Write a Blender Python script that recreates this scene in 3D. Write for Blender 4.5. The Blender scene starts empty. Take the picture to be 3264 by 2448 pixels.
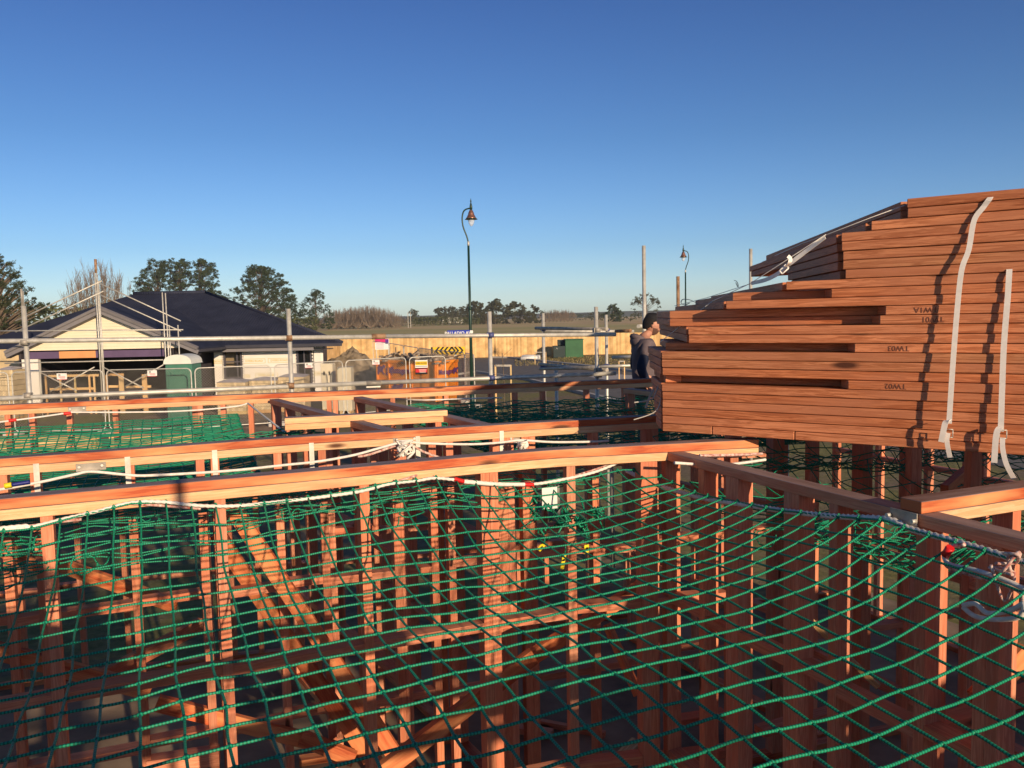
import bpy, bmesh, math, random
from mathutils import Vector, Matrix, noise
C = bpy.context; D_ = bpy.data
rnd = random.Random(7)
# ---------------------------------------------------------------- camera
FOC, CX, CY, HY, ROLL, ZC = 2700.0, 1632.0, 1224.0, 1010.0, 0.021, 3.4
PITCH = math.atan((CY - HY) * math.cos(ROLL) / FOC)
FW = Vector((0, math.cos(PITCH), -math.sin(PITCH)))
U0 = Vector((0, math.sin(PITCH), math.cos(PITCH))); R0 = Vector((1, 0, 0))
RV = math.cos(ROLL) * R0 - math.sin(ROLL) * U0
UV_ = math.sin(ROLL) * R0 + math.cos(ROLL) * U0
CAM = Vector((0, 0, ZC))
cd = D_.cameras.new("camera"); cam = D_.objects.new("camera", cd); C.scene.collection.objects.link(cam)
cd.sensor_width = 36; cd.lens = FOC / 3264 * 36; cd.clip_start = 0.05; cd.clip_end = 12000
cam.matrix_world = Matrix(((RV.x, UV_.x, -FW.x, 0), (RV.y, UV_.y, -FW.y, 0), (RV.z, UV_.z, -FW.z, ZC), (0, 0, 0, 1)))
C.scene.camera = cam
C.scene.render.resolution_x = 1024; C.scene.render.resolution_y = 768
# ---------------------------------------------------------------- light
SUN_EL = math.radians(14.0); SX, SY = 0.46, -0.888
w = D_.worlds.new("World"); C.scene.world = w; w.use_nodes = True
nt = w.node_tree; sky = nt.nodes.new("ShaderNodeTexSky"); sky.sky_type = 'NISHITA'
sky.sun_disc = False; sky.sun_elevation = SUN_EL; sky.sun_rotation = math.atan2(SX, SY)
sky.altitude = 0; sky.air_density = 1.0; sky.dust_density = 0.4; sky.ozone_density = 3.0
bg = nt.nodes["Background"]; bg.inputs[1].default_value = 0.19
tcw = nt.nodes.new("ShaderNodeTexCoord"); spw = nt.nodes.new("ShaderNodeSeparateXYZ"); nt.links.new(tcw.outputs["Generated"], spw.inputs[0])
rw = nt.nodes.new("ShaderNodeValToRGB"); nt.links.new(spw.outputs[2], rw.inputs[0]); ew = rw.color_ramp.elements
SKYT = [(0, (.62, .76, 1.0)), (.02, (.60, .74, 1.0)), (.05, (.47, .59, .81)), (.08, (.38, .50, .70)), (.2, (.265, .385, .56)), (.36, (.195, .29, .49)), (.55, (.19, .24, .33)), (1, (.15, .165, .205))]
while len(ew) < len(SKYT): ew.new(.5)
for e_, (p_, c_) in zip(ew, SKYT): e_.position = p_; e_.color = (*c_, 1)
mw = nt.nodes.new("ShaderNodeMix"); mw.data_type = 'RGBA'; mw.blend_type = 'MULTIPLY'; mw.inputs[0].default_value = 1
nt.links.new(sky.outputs[0], mw.inputs[6]); nt.links.new(rw.outputs[0], mw.inputs[7]); nt.links.new(mw.outputs[2], bg.inputs[0])
sl = D_.lights.new("sun", 'SUN'); sun = D_.objects.new("sun", sl); C.scene.collection.objects.link(sun)
sl.energy = 5.0; sl.angle = math.radians(0.55); sl.color = (1.0, 0.75, 0.50)
sdir = Vector((SX * math.cos(SUN_EL), SY * math.cos(SUN_EL), math.sin(SUN_EL)))
sun.rotation_euler = sdir.to_track_quat('Z', 'Y').to_euler(); sun.location = (20, -40, 20)
vs = C.scene.view_settings; vs.view_transform = 'Standard'; vs.look = 'None'; vs.exposure = 0.06; vs.gamma = 1; vs.use_curve_mapping = False

# ---------------------------------------------------------------- geometry of the place (all metres)
TH = math.radians(23.1); AX = Vector((math.cos(TH), math.sin(TH), 0)); BX = Vector((-AX.y, AX.x, 0))
def st(s, t, z=0): return AX * s + BX * t + Vector((0, 0, z))
def ray(x, y): return FW * FOC + RV * (x - CX) - UV_ * (y - CY)
def at(x, y, d): r = ray(x, y); return CAM + r * (d / r.y)
def onz(x, y, z): r = ray(x, y); return CAM + r * ((z - ZC) / r.z)
def onpl(x, y, p, n): r = ray(x, y); return CAM + r * ((p - CAM).dot(n) / r.dot(n))
def proj(p):
    v = p - CAM; k = FOC / v.dot(FW); return CX + k * v.dot(RV), CY - k * v.dot(UV_)

# ---------------------------------------------------------------- object helpers
def tag(o, label=None, cat=None, group=None, kind=None):
    if label: o['label'] = label
    if cat: o['category'] = cat
    if group: o['group'] = group
    if kind: o['kind'] = kind
    return o
def thing(name, loc, label, cat, group=None):
    o = D_.objects.new(name, None); C.scene.collection.objects.link(o)
    o.location = loc; o.empty_display_size = 0.2
    return tag(o, label, cat, group)
def copy_tree(o, parent=None):
    c = o.copy(); C.scene.collection.objects.link(c); c.parent = parent
    for ch in [k for k in D_.objects if k.parent == o]: copy_tree(ch, c)
    return c
class MB:
    def __init__(s): s.v = []; s.f = []; s.uv = []; s.c = []; s.m = []; s.sm = []
    def face(s, idx, uv=None, tint=0.5, mi=0, smooth=False):
        s.f.append(idx); s.uv.append(uv or [(s.v[i][0], s.v[i][1]) for i in idx]); s.c.append(tint); s.m.append(mi); s.sm.append(smooth)
    def add(s, pts): n = len(s.v); s.v += [Vector(p) for p in pts]; return n
    def beam(s, p0, p1, w, h, up=(0, 0, 1), tint=None, mi=0, cut0=0, cut1=0):
        """box from p0 to p1; w across, h along up; cut = skew of the end along the axis across the width"""
        p0 = Vector(p0); p1 = Vector(p1); d = p1 - p0; L = d.length; d.normalize()
        up = Vector(up); sd = d.cross(up).normalized(); u = sd.cross(d).normalized()
        if tint is None: tint = rnd.random()
        o = rnd.random() * 50; b = []
        for q, cc in ((p0, cut0), (p1, cut1)):
            for a_, b_ in ((-1, -1), (1, -1), (1, 1), (-1, 1)):
                b.append(q + sd * (a_ * w / 2) + u * (b_ * h / 2) + d * (cc * a_))
        n = s.add(b)
        per = [0, w, w + h, 2 * w + h, 2 * w + 2 * h]; vo = rnd.random() * 20
        for k in range(4):
            k2 = (k + 1) % 4
            s.face([n + k, n + k2, n + 4 + k2, n + 4 + k], [(o, vo + per[k]), (o, vo + per[k + 1]), (o + L, vo + per[k + 1]), (o + L, vo + per[k])], tint, mi)
        for q, r in (((3, 2, 1, 0), 0), ((4, 5, 6, 7), 1)):
            s.face([n + i for i in q], [(o + r * .3, vo), (o + r * .3 + .02, vo), (o + r * .3 + .02, vo + h * 4), (o + r * .3, vo + h * 4)], tint * .6, mi)
        return s
    def sweep(s, pts, w, h, tint=None, mi=0, topm=None):
        """rectangular section (w across, h up) along a plan polyline; pts = section centres"""
        if tint is None: tint = rnd.random()
        o = rnd.random() * 50; vo = rnd.random() * 20; rings = []; L = 0; Ls = []
        for i, p in enumerate(pts):
            a = pts[max(i - 1, 0)]; b = pts[min(i + 1, len(pts) - 1)]; d = (b - a).normalized(); sd = d.cross(Vector((0, 0, 1)))
            if i: L += (p - pts[i - 1]).length
            Ls.append(L)
            rings.append(s.add([p + sd * (x * w / 2) + Vector((0, 0, y * h / 2)) for x, y in ((-1, -1), (1, -1), (1, 1), (-1, 1))]))
        per = [0, w, w + h, 2 * w + h, 2 * w + 2 * h]
        for i in range(len(pts) - 1):
            for k in range(4):
                k2 = (k + 1) % 4
                s.face([rings[i] + k, rings[i] + k2, rings[i + 1] + k2, rings[i + 1] + k],
                       [(o + Ls[i], vo + per[k]), (o + Ls[i], vo + per[k + 1]), (o + Ls[i + 1], vo + per[k + 1]), (o + Ls[i + 1], vo + per[k])], tint, topm if (topm is not None and k == 2) else mi)
        s.face([rings[0] + i for i in (3, 2, 1, 0)], [(o, vo)] * 4, tint, mi); s.face([rings[-1] + i for i in (0, 1, 2, 3)], [(o, vo)] * 4, tint, mi)
        return s
    def tube(s, pts, r, n=8, caps=True, tw=0, lob=0, tint=.5, mi=0, rs=None, smooth=True):
        pts = [Vector(p) for p in pts]; rings = []; L = 0; ref = Vector((0, 0, 1)); prev = None; Ls = []
        for i, p in enumerate(pts):
            a = pts[max(i - 1, 0)]; b = pts[min(i + 1, len(pts) - 1)]; d = (b - a)
            if d.length < 1e-9: d = Vector((0, 0, 1))
            d.normalize()
            if prev is None:
                x = d.orthogonal().normalized() if abs(d.z) > .9 else d.cross(ref).normalized()
            else:
                x = (prev - d * prev.dot(d)); x = x.normalized() if x.length > 1e-6 else d.orthogonal().normalized()
            prev = x; y = d.cross(x)
            if i: L += (p - pts[i - 1]).length
            Ls.append(L); ring = []
            rr0 = rs[i] if rs else r
            for k in range(n):
                th = 2 * math.pi * k / n; rr = rr0 * (1 + lob * math.cos(3 * (th - tw * L))) if lob else rr0
                ring.append(p + x * (math.cos(th) * rr) + y * (math.sin(th) * rr))
            rings.append(s.add(ring))
        for i in range(len(pts) - 1):
            for k in range(n):
                k2 = (k + 1) % n
                s.face([rings[i] + k, rings[i] + k2, rings[i + 1] + k2, rings[i + 1] + k], [(Ls[i], k / n), (Ls[i], (k + 1) / n), (Ls[i + 1], (k + 1) / n), (Ls[i + 1], k / n)], tint, mi, smooth)
        if caps and n > 2:
            s.face([rings[0] + k for k in range(n - 1, -1, -1)], [(0, 0)] * n, tint, mi); s.face([rings[-1] + k for k in range(n)], [(0, 0)] * n, tint, mi)
        return s
    def box(s, c, sz, ax=None, tint=None, mi=0):
        c = Vector(c); ax = (ax or Vector((1, 0, 0))).normalized()
        return s.beam(c - ax * sz[0] / 2, c + ax * sz[0] / 2, sz[1], sz[2], tint=tint, mi=mi)
    def prism(s, poly, ext, tint=.5, mi=0):
        n = len(poly); ext = Vector(ext); a = s.add(poly); b = s.add([Vector(p) + ext for p in poly])
        ax = (Vector(poly[1]) - Vector(poly[0])).normalized(); nn = ext.normalized(); ay = nn.cross(ax)
        uv = [((Vector(p)).dot(ax), (Vector(p)).dot(ay)) for p in poly]
        s.face([a + i for i in range(n - 1, -1, -1)], uv[::-1], tint, mi); s.face([b + i for i in range(n)], uv, tint, mi)
        for i in range(n):
            j = (i + 1) % n; e = (Vector(poly[j]) - Vector(poly[i])).length
            s.face([a + i, a + j, b + j, b + i], [(0, 0), (e, 0), (e, ext.length), (0, ext.length)], tint, mi)
        return s
    def lathe(s, prof, c, n=20, mi=0, tint=.5, smooth=True):
        c = Vector(c); rings = [s.add([c + Vector((r * math.cos(2 * math.pi * k / n), r * math.sin(2 * math.pi * k / n), z)) for k in range(n)]) for r, z in prof]
        for i in range(len(prof) - 1):
            for k in range(n):
                k2 = (k + 1) % n; s.face([rings[i] + k, rings[i] + k2, rings[i + 1] + k2, rings[i + 1] + k], [(k / n, i), ((k + 1) / n, i), ((k + 1) / n, i + 1), (k / n, i + 1)], tint, mi, smooth)
        return s
    def build(s, name, mats, parent=None, base=None, fixn=False, bevel=0):
        if not isinstance(mats, (list, tuple)): mats = [mats]
        if parent is not None: org = Vector(root_loc(parent))
        elif base is not None: org = Vector(base)
        else:
            xs = [v.x for v in s.v]; ys = [v.y for v in s.v]; org = Vector(((min(xs) + max(xs)) / 2, (min(ys) + max(ys)) / 2, min(v.z for v in s.v)))
        me = D_.meshes.new(name); me.from_pydata([tuple(v - org) for v in s.v], [], s.f)
        uvl = me.uv_layers.new(name="uv"); i = 0
        flat = []
        for u in s.uv:
            for q in u: flat += [q[0], q[1]]
        uvl.data.foreach_set("uv", flat)
        at_ = me.attributes.new("tint", 'FLOAT', 'FACE'); at_.data.foreach_set("value", s.c)
        me.polygons.foreach_set("material_index", s.m); me.polygons.foreach_set("use_smooth", s.sm)
        for m in mats: me.materials.append(m)
        if fixn:
            bm = bmesh.new(); bm.from_mesh(me); bmesh.ops.recalc_face_normals(bm, faces=bm.faces); bm.to_mesh(me); bm.free()
        me.update()
        o = D_.objects.new(name, me); C.scene.collection.objects.link(o)
        if parent is not None: o.parent = parent
        else: o.location = org
        if bevel:
            b = o.modifiers.new("bevel", 'BEVEL'); b.width = bevel; b.segments = 1; b.limit_method = 'ANGLE'
        return o
def root_loc(o):
    l = Vector(o.location)
    while o.parent: o = o.parent; l = l + Vector(o.location)
    return l

# ---------------------------------------------------------------- materials
MATS = {}
def mat(name):
    m = D_.materials.new(name); m.use_nodes = True; n = m.node_tree.nodes; b = n["Principled BSDF"]; MATS[name] = m; return m, m.node_tree, b
def N(t, kind, **k):
    n = t.nodes.new(kind)
    for a, v in k.items():
        if a in n.inputs: n.inputs[a].default_value = v
        else: setattr(n, a, v)
    return n
def ramp(t, fac, stops):
    r = t.nodes.new("ShaderNodeValToRGB"); e = r.color_ramp.elements
    while len(e) < len(stops): e.new(0.5)
    for i, (p, c) in enumerate(stops): e[i].position = p; e[i].color = (*c, 1) if len(c) == 3 else c
    t.links.new(fac, r.inputs[0]); return r.outputs[0]
def mix(t, fac, a, b, typ='MIX'):
    m = t.nodes.new("ShaderNodeMix"); m.data_type = 'RGBA'; m.blend_type = typ
    if isinstance(fac, float): m.inputs[0].default_value = fac
    else: t.links.new(fac, m.inputs[0])
    for i, q in ((6, a), (7, b)):
        if isinstance(q, tuple): m.inputs[i].default_value = (*q, 1)
        else: t.links.new(q, m.inputs[i])
    return m.outputs[2]
def bump(t, b, h, s=.3, d=.002):
    n = N(t, "ShaderNodeBump", Strength=s, Distance=d); t.links.new(h, n.inputs["Height"]); t.links.new(n.outputs[0], b.inputs["Normal"])
def wood(name, ca, cb, stain=None, stain_amt=0.0, knot=(.12, .045, .02), rough=.62, wet=0.0, gs=1.0):
    """grain runs along uv.x (metres); growth bands, knots and a per-piece tint"""
    m, t, b = mat(name); L = t.links.new
    uv = N(t, "ShaderNodeUVMap"); tn = N(t, "ShaderNodeAttribute", attribute_name="tint"); oi = N(t, "ShaderNodeObjectInfo")
    off = N(t, "ShaderNodeVectorMath", operation='ADD'); L(uv.outputs[0], off.inputs[0])
    ml = N(t, "ShaderNodeMath", operation='MULTIPLY'); ml.inputs[1].default_value = 37.0; L(oi.outputs["Random"], ml.inputs[0])
    cx = N(t, "ShaderNodeCombineXYZ"); L(ml.outputs[0], cx.inputs[0]); L(ml.outputs[0], cx.inputs[1]); L(cx.outputs[0], off.inputs[1])
    mp = N(t, "ShaderNodeMapping"); mp.inputs["Scale"].default_value = (1.3, 26 * gs, 1); L(off.outputs[0], mp.inputs[0])
    n1 = N(t, "ShaderNodeTexNoise", Scale=1.6, Detail=5.0, Roughness=.62, Distortion=.7); L(mp.outputs[0], n1.inputs["Vector"])
    mp2 = N(t, "ShaderNodeMapping"); mp2.inputs["Scale"].default_value = (5, 240 * gs, 1); L(off.outputs[0], mp2.inputs[0])
    n2 = N(t, "ShaderNodeTexNoise", Scale=1.0, Detail=3.0, Roughness=.6); L(mp2.outputs[0], n2.inputs["Vector"])
    wv = N(t, "ShaderNodeMath", operation='SINE'); m3 = N(t, "ShaderNodeMath", operation='MULTIPLY'); m3.inputs[1].default_value = 34.0
    L(n1.outputs[0], m3.inputs[0]); L(m3.outputs[0], wv.inputs[0])
    g = N(t, "ShaderNodeMath", operation='MULTIPLY_ADD'); g.inputs[1].default_value = .26; g.inputs[2].default_value = .5; L(wv.outputs[0], g.inputs[0])
    g2 = N(t, "ShaderNodeMath", operation='MULTIPLY_ADD'); g2.inputs[1].default_value = .75; L(n2.outputs[0], g2.inputs[0])
    g3 = N(t, "ShaderNodeMath", operation='SUBTRACT'); L(g.outputs[0], g3.inputs[0]); g3.inputs[1].default_value = .375; L(g3.outputs[0], g2.inputs[2])
    col = ramp(t, g2.outputs[0], [(.28, cb), (.72, ca)])
    # per-piece tint: value and a little hue
    add = N(t, "ShaderNodeMath", operation='ADD'); L(tn.outputs["Fac"], add.inputs[0]); L(oi.outputs["Random"], add.inputs[1])
    fr = N(t, "ShaderNodeMath", operation='FRACT'); L(add.outputs[0], fr.inputs[0])
    tc = ramp(t, fr.outputs[0], [(0, (.64, .58, .54)), (.3, (1.0, .88, .76)), (.55, (.80, .82, .84)), (.8, (1.12, 1.08, 1.04)), (1, (.76, .84, .84))])
    col = mix(t, 1.0, col, tc, 'MULTIPLY')
    # broad patches of preservative stain along the piece
    mp4 = N(t, "ShaderNodeMapping"); mp4.inputs["Scale"].default_value = (.9, 5, 1); L(off.outputs[0], mp4.inputs[0])
    n4 = N(t, "ShaderNodeTexNoise", Scale=2.2, Detail=3.0, Roughness=.55); L(mp4.outputs[0], n4.inputs["Vector"])
    if stain:
        sf = ramp(t, n4.outputs[0], [(.5 - stain_amt * .35, (0, 0, 0)), (.75 - stain_amt * .2, (1, 1, 1))])
        col = mix(t, sf, col, stain)
    # knots
    mp5 = N(t, "ShaderNodeMapping"); mp5.inputs["Scale"].default_value = (2.4, 9, 1); L(off.outputs[0], mp5.inputs[0])
    vo = N(t, "ShaderNodeTexVoronoi", Scale=1.0, Randomness=1.0); L(mp5.outputs[0], vo.inputs["Vector"])
    kf = ramp(t, vo.outputs["Distance"], [(.10, (1, 1, 1)), (.20, (0, 0, 0))])
    sp = N(t, "ShaderNodeSeparateColor"); L(vo.outputs["Color"], sp.inputs[0])
    th = N(t, "ShaderNodeMath", operation='GREATER_THAN'); th.inputs[1].default_value = .80; L(sp.outputs[0], th.inputs[0])
    km = N(t, "ShaderNodeMath", operation='MULTIPLY'); L(kf, km.inputs[0]); L(th.outputs[0], km.inputs[1])
    col = mix(t, km.outputs[0], col, knot)
    L(col, b.inputs["Base Color"]); b.inputs["Roughness"].default_value = rough
    b.inputs["Specular IOR Level"].default_value = .25
    bump(t, b, g2.outputs[0], .35, .0015)
    return m
def plain(name, c, rough=.7, metal=0.0, var=.15, scale=3.0, spec=.4, bmp=0.0, c2=None, detail=4.0, coords='Object', tintvar=False, bscale=None):
    m, t, b = mat(name); L = t.links.new
    tc = N(t, "ShaderNodeTexCoord"); n = N(t, "ShaderNodeTexNoise", Scale=scale, Detail=detail, Roughness=.6); L(tc.outputs[coords], n.inputs["Vector"])
    a = tuple(max(0, x * (1 - var)) for x in c); d = c2 or tuple(min(1, x * (1 + var)) for x in c)
    col = ramp(t, n.outputs[0], [(.32, a), (.68, d)])
    if tintvar:
        at_ = N(t, "ShaderNodeAttribute", attribute_name="tint"); tt = ramp(t, at_.outputs["Fac"], [(0, (.72, .72, .72)), (1, (1.12, 1.12, 1.12))]); col = mix(t, 1.0, col, tt, 'MULTIPLY')
    L(col, b.inputs["Base Color"]); b.inputs["Roughness"].default_value = rough; b.inputs["Metallic"].default_value = metal
    b.inputs["Specular IOR Level"].default_value = spec
    if bmp:
        n2 = N(t, "ShaderNodeTexNoise", Scale=bscale or scale * 3, Detail=5.0); L(tc.outputs[coords], n2.inputs["Vector"]); bump(t, b, n2.outputs[0], .6, bmp)
    return m
M = {}
M['pink'] = wood("framing_timber", (.78, .35, .21), (.64, .235, .135), stain=(.66, .20, .10), stain_amt=.12)
M['pale'] = wood("pale_framing_timber", (.90, .60, .34), (.80, .47, .24), stain=(.80, .34, .17), stain_amt=.06)
M['red'] = wood("red_stained_plate", (.68, .165, .06), (.54, .10, .038), stain=(.82, .38, .16), stain_amt=.22)
M['brace'] = wood("orange_brace_timber", (.72, .19, .075), (.56, .11, .045), stain=(.80, .34, .14), stain_amt=.3)
M['truss'] = wood("truss_timber", (.74, .30, .145), (.46, .155, .065), stain=(.52, .20, .10), stain_amt=.25, knot=(.10, .035, .018), gs=1.0)
M['top'] = wood('weathered_plate_top', (.30, .205, .185), (.22, .14, .125), stain=(.36, .27, .25), stain_amt=.4)
M['yellow'] = wood("yellow_pine", (.80, .58, .30), (.66, .42, .18))
M['galv'] = plain("galvanised_steel", (.60, .585, .52), .5, .35, .18, 14, bmp=.0006)
M['galv_old'] = plain("old_galvanised_steel", (.36, .34, .30), .6, .35, .3, 9, bmp=.0008, c2=(.52, .48, .41))
M['rust'] = plain("rusty_steel", (.30, .13, .06), .8, .3, .4, 16, c2=(.50, .33, .20))
M['blue_steel'] = plain("blue_painted_clamp", (.10, .12, .28), .55, .4, .3, 20)
def cord(name, c):
    m, t, b = mat(name); L = t.links.new; uv = N(t, "ShaderNodeUVMap")
    mp = N(t, "ShaderNodeMapping"); mp.inputs["Scale"].default_value = (36, 4, 1); L(uv.outputs[0], mp.inputs[0])
    ck = N(t, "ShaderNodeTexWave", Scale=1.0, Distortion=.4); L(mp.outputs[0], ck.inputs["Vector"])
    col = ramp(t, ck.outputs["Fac"], [(.1, tuple(x * .35 for x in c)), (.75, c)])
    L(col, b.inputs["Base Color"]); b.inputs["Roughness"].default_value = .5; b.inputs["Specular IOR Level"].default_value = .35; return m
M['net'] = cord("green_net_cord", (.012, .37, .20))
M['rope'] = plain("white_rope", (.82, .79, .72), .8, 0, .12, 40, bmp=.001)
M['rope_red'] = plain("red_fleck_rope", (.55, .08, .06), .8, 0, .3, 60, c2=(.80, .70, .62))
M['redtape'] = plain("red_tape", (.72, .02, .02), .4)
M['bluetape'] = plain("blue_tape", (.02, .03, .22), .4)
M['yelltag'] = plain("yellow_tag", (.88, .72, .02), .5)
M['white'] = plain("white_plastic", (.80, .80, .76), .45, 0, .05)
M['strap'] = plain("white_polyester_strap", (.82, .78, .72), .5, 0, .06, 30)
M['black'] = plain("black_paint", (.012, .012, .014), .5)
M['green_pole'] = plain("dark_green_pole_paint", (.015, .045, .035), .35, .1, .15)
M['copper'] = plain("copper_shade", (.72, .34, .22), .3, .85, .12, 20)
M['concrete'] = plain("concrete", (.27, .20, .135), .9, 0, .5, 1.4, bmp=.002, detail=8)
M['asphalt'] = plain("asphalt", (.14, .13, .12), .9, 0, .2, 2.5, c2=(.19, .18, .165))
M['kerb'] = plain("kerb_concrete", (.45, .43, .39), .85, 0, .12, 3)
# ---------------------------------------------------------------- setting: ground, slab, road
def ground_mat():
    m, t, b = mat("ground_grass_and_soil"); L = t.links.new
    tc = N(t, "ShaderNodeTexCoord"); sp = N(t, "ShaderNodeSeparateXYZ"); L(tc.outputs["Object"], sp.inputs[0])
    n1 = N(t, "ShaderNodeTexNoise", Scale=.35, Detail=8.0, Roughness=.65); L(tc.outputs["Object"], n1.inputs["Vector"])
    n2 = N(t, "ShaderNodeTexNoise", Scale=6.0, Detail=8.0, Roughness=.7); L(tc.outputs["Object"], n2.inputs["Vector"])
    grass = ramp(t, n2.outputs[0], [(.3, (.14, .145, .05)), (.7, (.32, .29, .12))])
    dirt = ramp(t, n2.outputs[0], [(.3, (.15, .115, .075)), (.7, (.31, .25, .17))])
    near = mix(t, ramp(t, n1.outputs[0], [(.44, (0, 0, 0)), (.56, (1, 1, 1))]), dirt, grass)
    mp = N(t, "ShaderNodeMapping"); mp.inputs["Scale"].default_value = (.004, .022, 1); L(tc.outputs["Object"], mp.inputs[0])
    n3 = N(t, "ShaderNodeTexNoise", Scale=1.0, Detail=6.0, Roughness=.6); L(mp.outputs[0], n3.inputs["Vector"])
    far = ramp(t, n3.outputs[0], [(.40, (.46, .41, .17)), (.50, (.60, .46, .22)), (.60, (.68, .48, .28))])  # field colour lightened in place of sun caught on upright grass blades
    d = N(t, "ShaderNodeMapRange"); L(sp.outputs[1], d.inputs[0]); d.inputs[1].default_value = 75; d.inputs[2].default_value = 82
    c1 = mix(t, d.outputs[0], near, ramp(t, n3.outputs[0], [(.35, (.44, .41, .17)), (.65, (.58, .47, .22))]))  # nearer field lightened likewise for sunlit blades that are not modelled
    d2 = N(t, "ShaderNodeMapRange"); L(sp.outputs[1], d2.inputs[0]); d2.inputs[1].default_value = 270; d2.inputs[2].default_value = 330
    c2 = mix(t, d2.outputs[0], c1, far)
    L(c2, b.inputs["Base Color"]); b.inputs["Roughness"].default_value = .95; b.inputs["Specular IOR Level"].default_value = .1
    bump(t, b, n2.outputs[0], .8, .03); return m
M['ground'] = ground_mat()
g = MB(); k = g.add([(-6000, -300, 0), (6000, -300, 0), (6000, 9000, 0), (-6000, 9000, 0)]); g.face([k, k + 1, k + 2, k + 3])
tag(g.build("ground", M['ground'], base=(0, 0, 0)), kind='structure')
def sheet(name, pts, z, m, thick=0):
    q = MB(); pp = [Vector((p[0], p[1], z - max(thick, .002))) for p in pts]; q.prism(pp, (0, 0, max(thick, .002)))
    return tag(q.build(name, m, fixn=True), kind='structure')
slab_edge = [st(-6, -7), st(7.5, -7), st(7.5, 7.35), st(4.8, 7.72), st(3.6, 7.98), st(2.3, 8.16), st(1.1, 8.40), st(-.1, 8.61), st(-3, 8.87), st(-6, 9.1)]
sheet("concrete_floor_slab", slab_edge, .15, M['concrete'], .149)
rd = [(1440, 1196), (1475, 1150), (1560, 1144), (1625, 1142), (2009, 1189), (2500, 1250), (2500, 1400), (1690, 1216), (1500, 1186)]
road = [onz(x, y, 0) for x, y in ((1180, 1160), (1448, 1141), (1625, 1142), (2009, 1184), (3264, 1330), (3264, 1500), (1990, 1290), (1688, 1214), (1545, 1192), (1300, 1230))]
sheet("asphalt_road", road, .012, M['asphalt'])
kb = [onz(x, y, 0) for x, y in ((1560, 1141), (1625, 1142), (2009, 1184), (3264, 1330))]
q = MB(); q.sweep([p + Vector((0, 0, .06)) for p in kb], .35, .14); tag(q.build("kerb", M['kerb']), kind='structure')
kb = [onz(x, y, 0) for x, y in ((1990, 1290), (1688, 1214), (1515, 1188), (1440, 1199))]
q = MB(); q.sweep([p + Vector((0, 0, .06)) for p in kb], .2, .14); tag(q.build("kerb", M['kerb']), kind='structure')
sheet("concrete_footpath", [onz(x, y, 0) for x, y in ((1868, 1188), (2030, 1198), (2160, 1225), (2140, 1250), (1868, 1200))], .02, plain("pale_path", (.50, .47, .43), .85, 0, .1, 4))
sheet("concrete_driveway", [Vector((-13.5, 20, 0)), Vector((-7, 20, 0)), Vector((-7, 32.5, 0)), Vector((-13.5, 32.5, 0))], .02, M['concrete'])

# ---------------------------------------------------------------- timber wall frames
ZB, ZT = .15, 2.72
def pl_len(P): return [0] + [sum((P[j + 1] - P[j]).length for j in range(i + 1)) for i in range(len(P) - 1)]
def pl_at(P, d):
    Ls = pl_len(P)
    for i in range(len(P) - 1):
        if d <= Ls[i + 1] or i == len(P) - 2:
            dr = (P[i + 1] - P[i]).normalized(); return P[i] + dr * (d - Ls[i]), dr
def px_at(P, px, z=2.5):
    T = pl_len(P)[-1]; best = None
    for i in range(int(T / .01)):
        p, dr = pl_at(P, i * .01); q = Vector((p.x, p.y, z))
        if (q - CAM).dot(FW) < .4: continue
        e = abs(proj(q)[0] - px)
        if best is None or e < best[0]: best = (e, i * .01)
    return best[1]
def smooth_pl(pts, n=5):
    out = []
    for i in range(len(pts) - 1):
        p0 = pts[max(i - 1, 0)]; p1 = pts[i]; p2 = pts[i + 1]; p3 = pts[min(i + 2, len(pts) - 1)]
        for j in range(n):
            t = j / n; out.append(.5 * ((2 * p1) + (p2 - p0) * t + (2 * p0 - 5 * p1 + 4 * p2 - p3) * t * t + (3 * p1 - p0 - 3 * p2 + p3) * t ** 3))
    out.append(pts[-1]); return out
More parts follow.
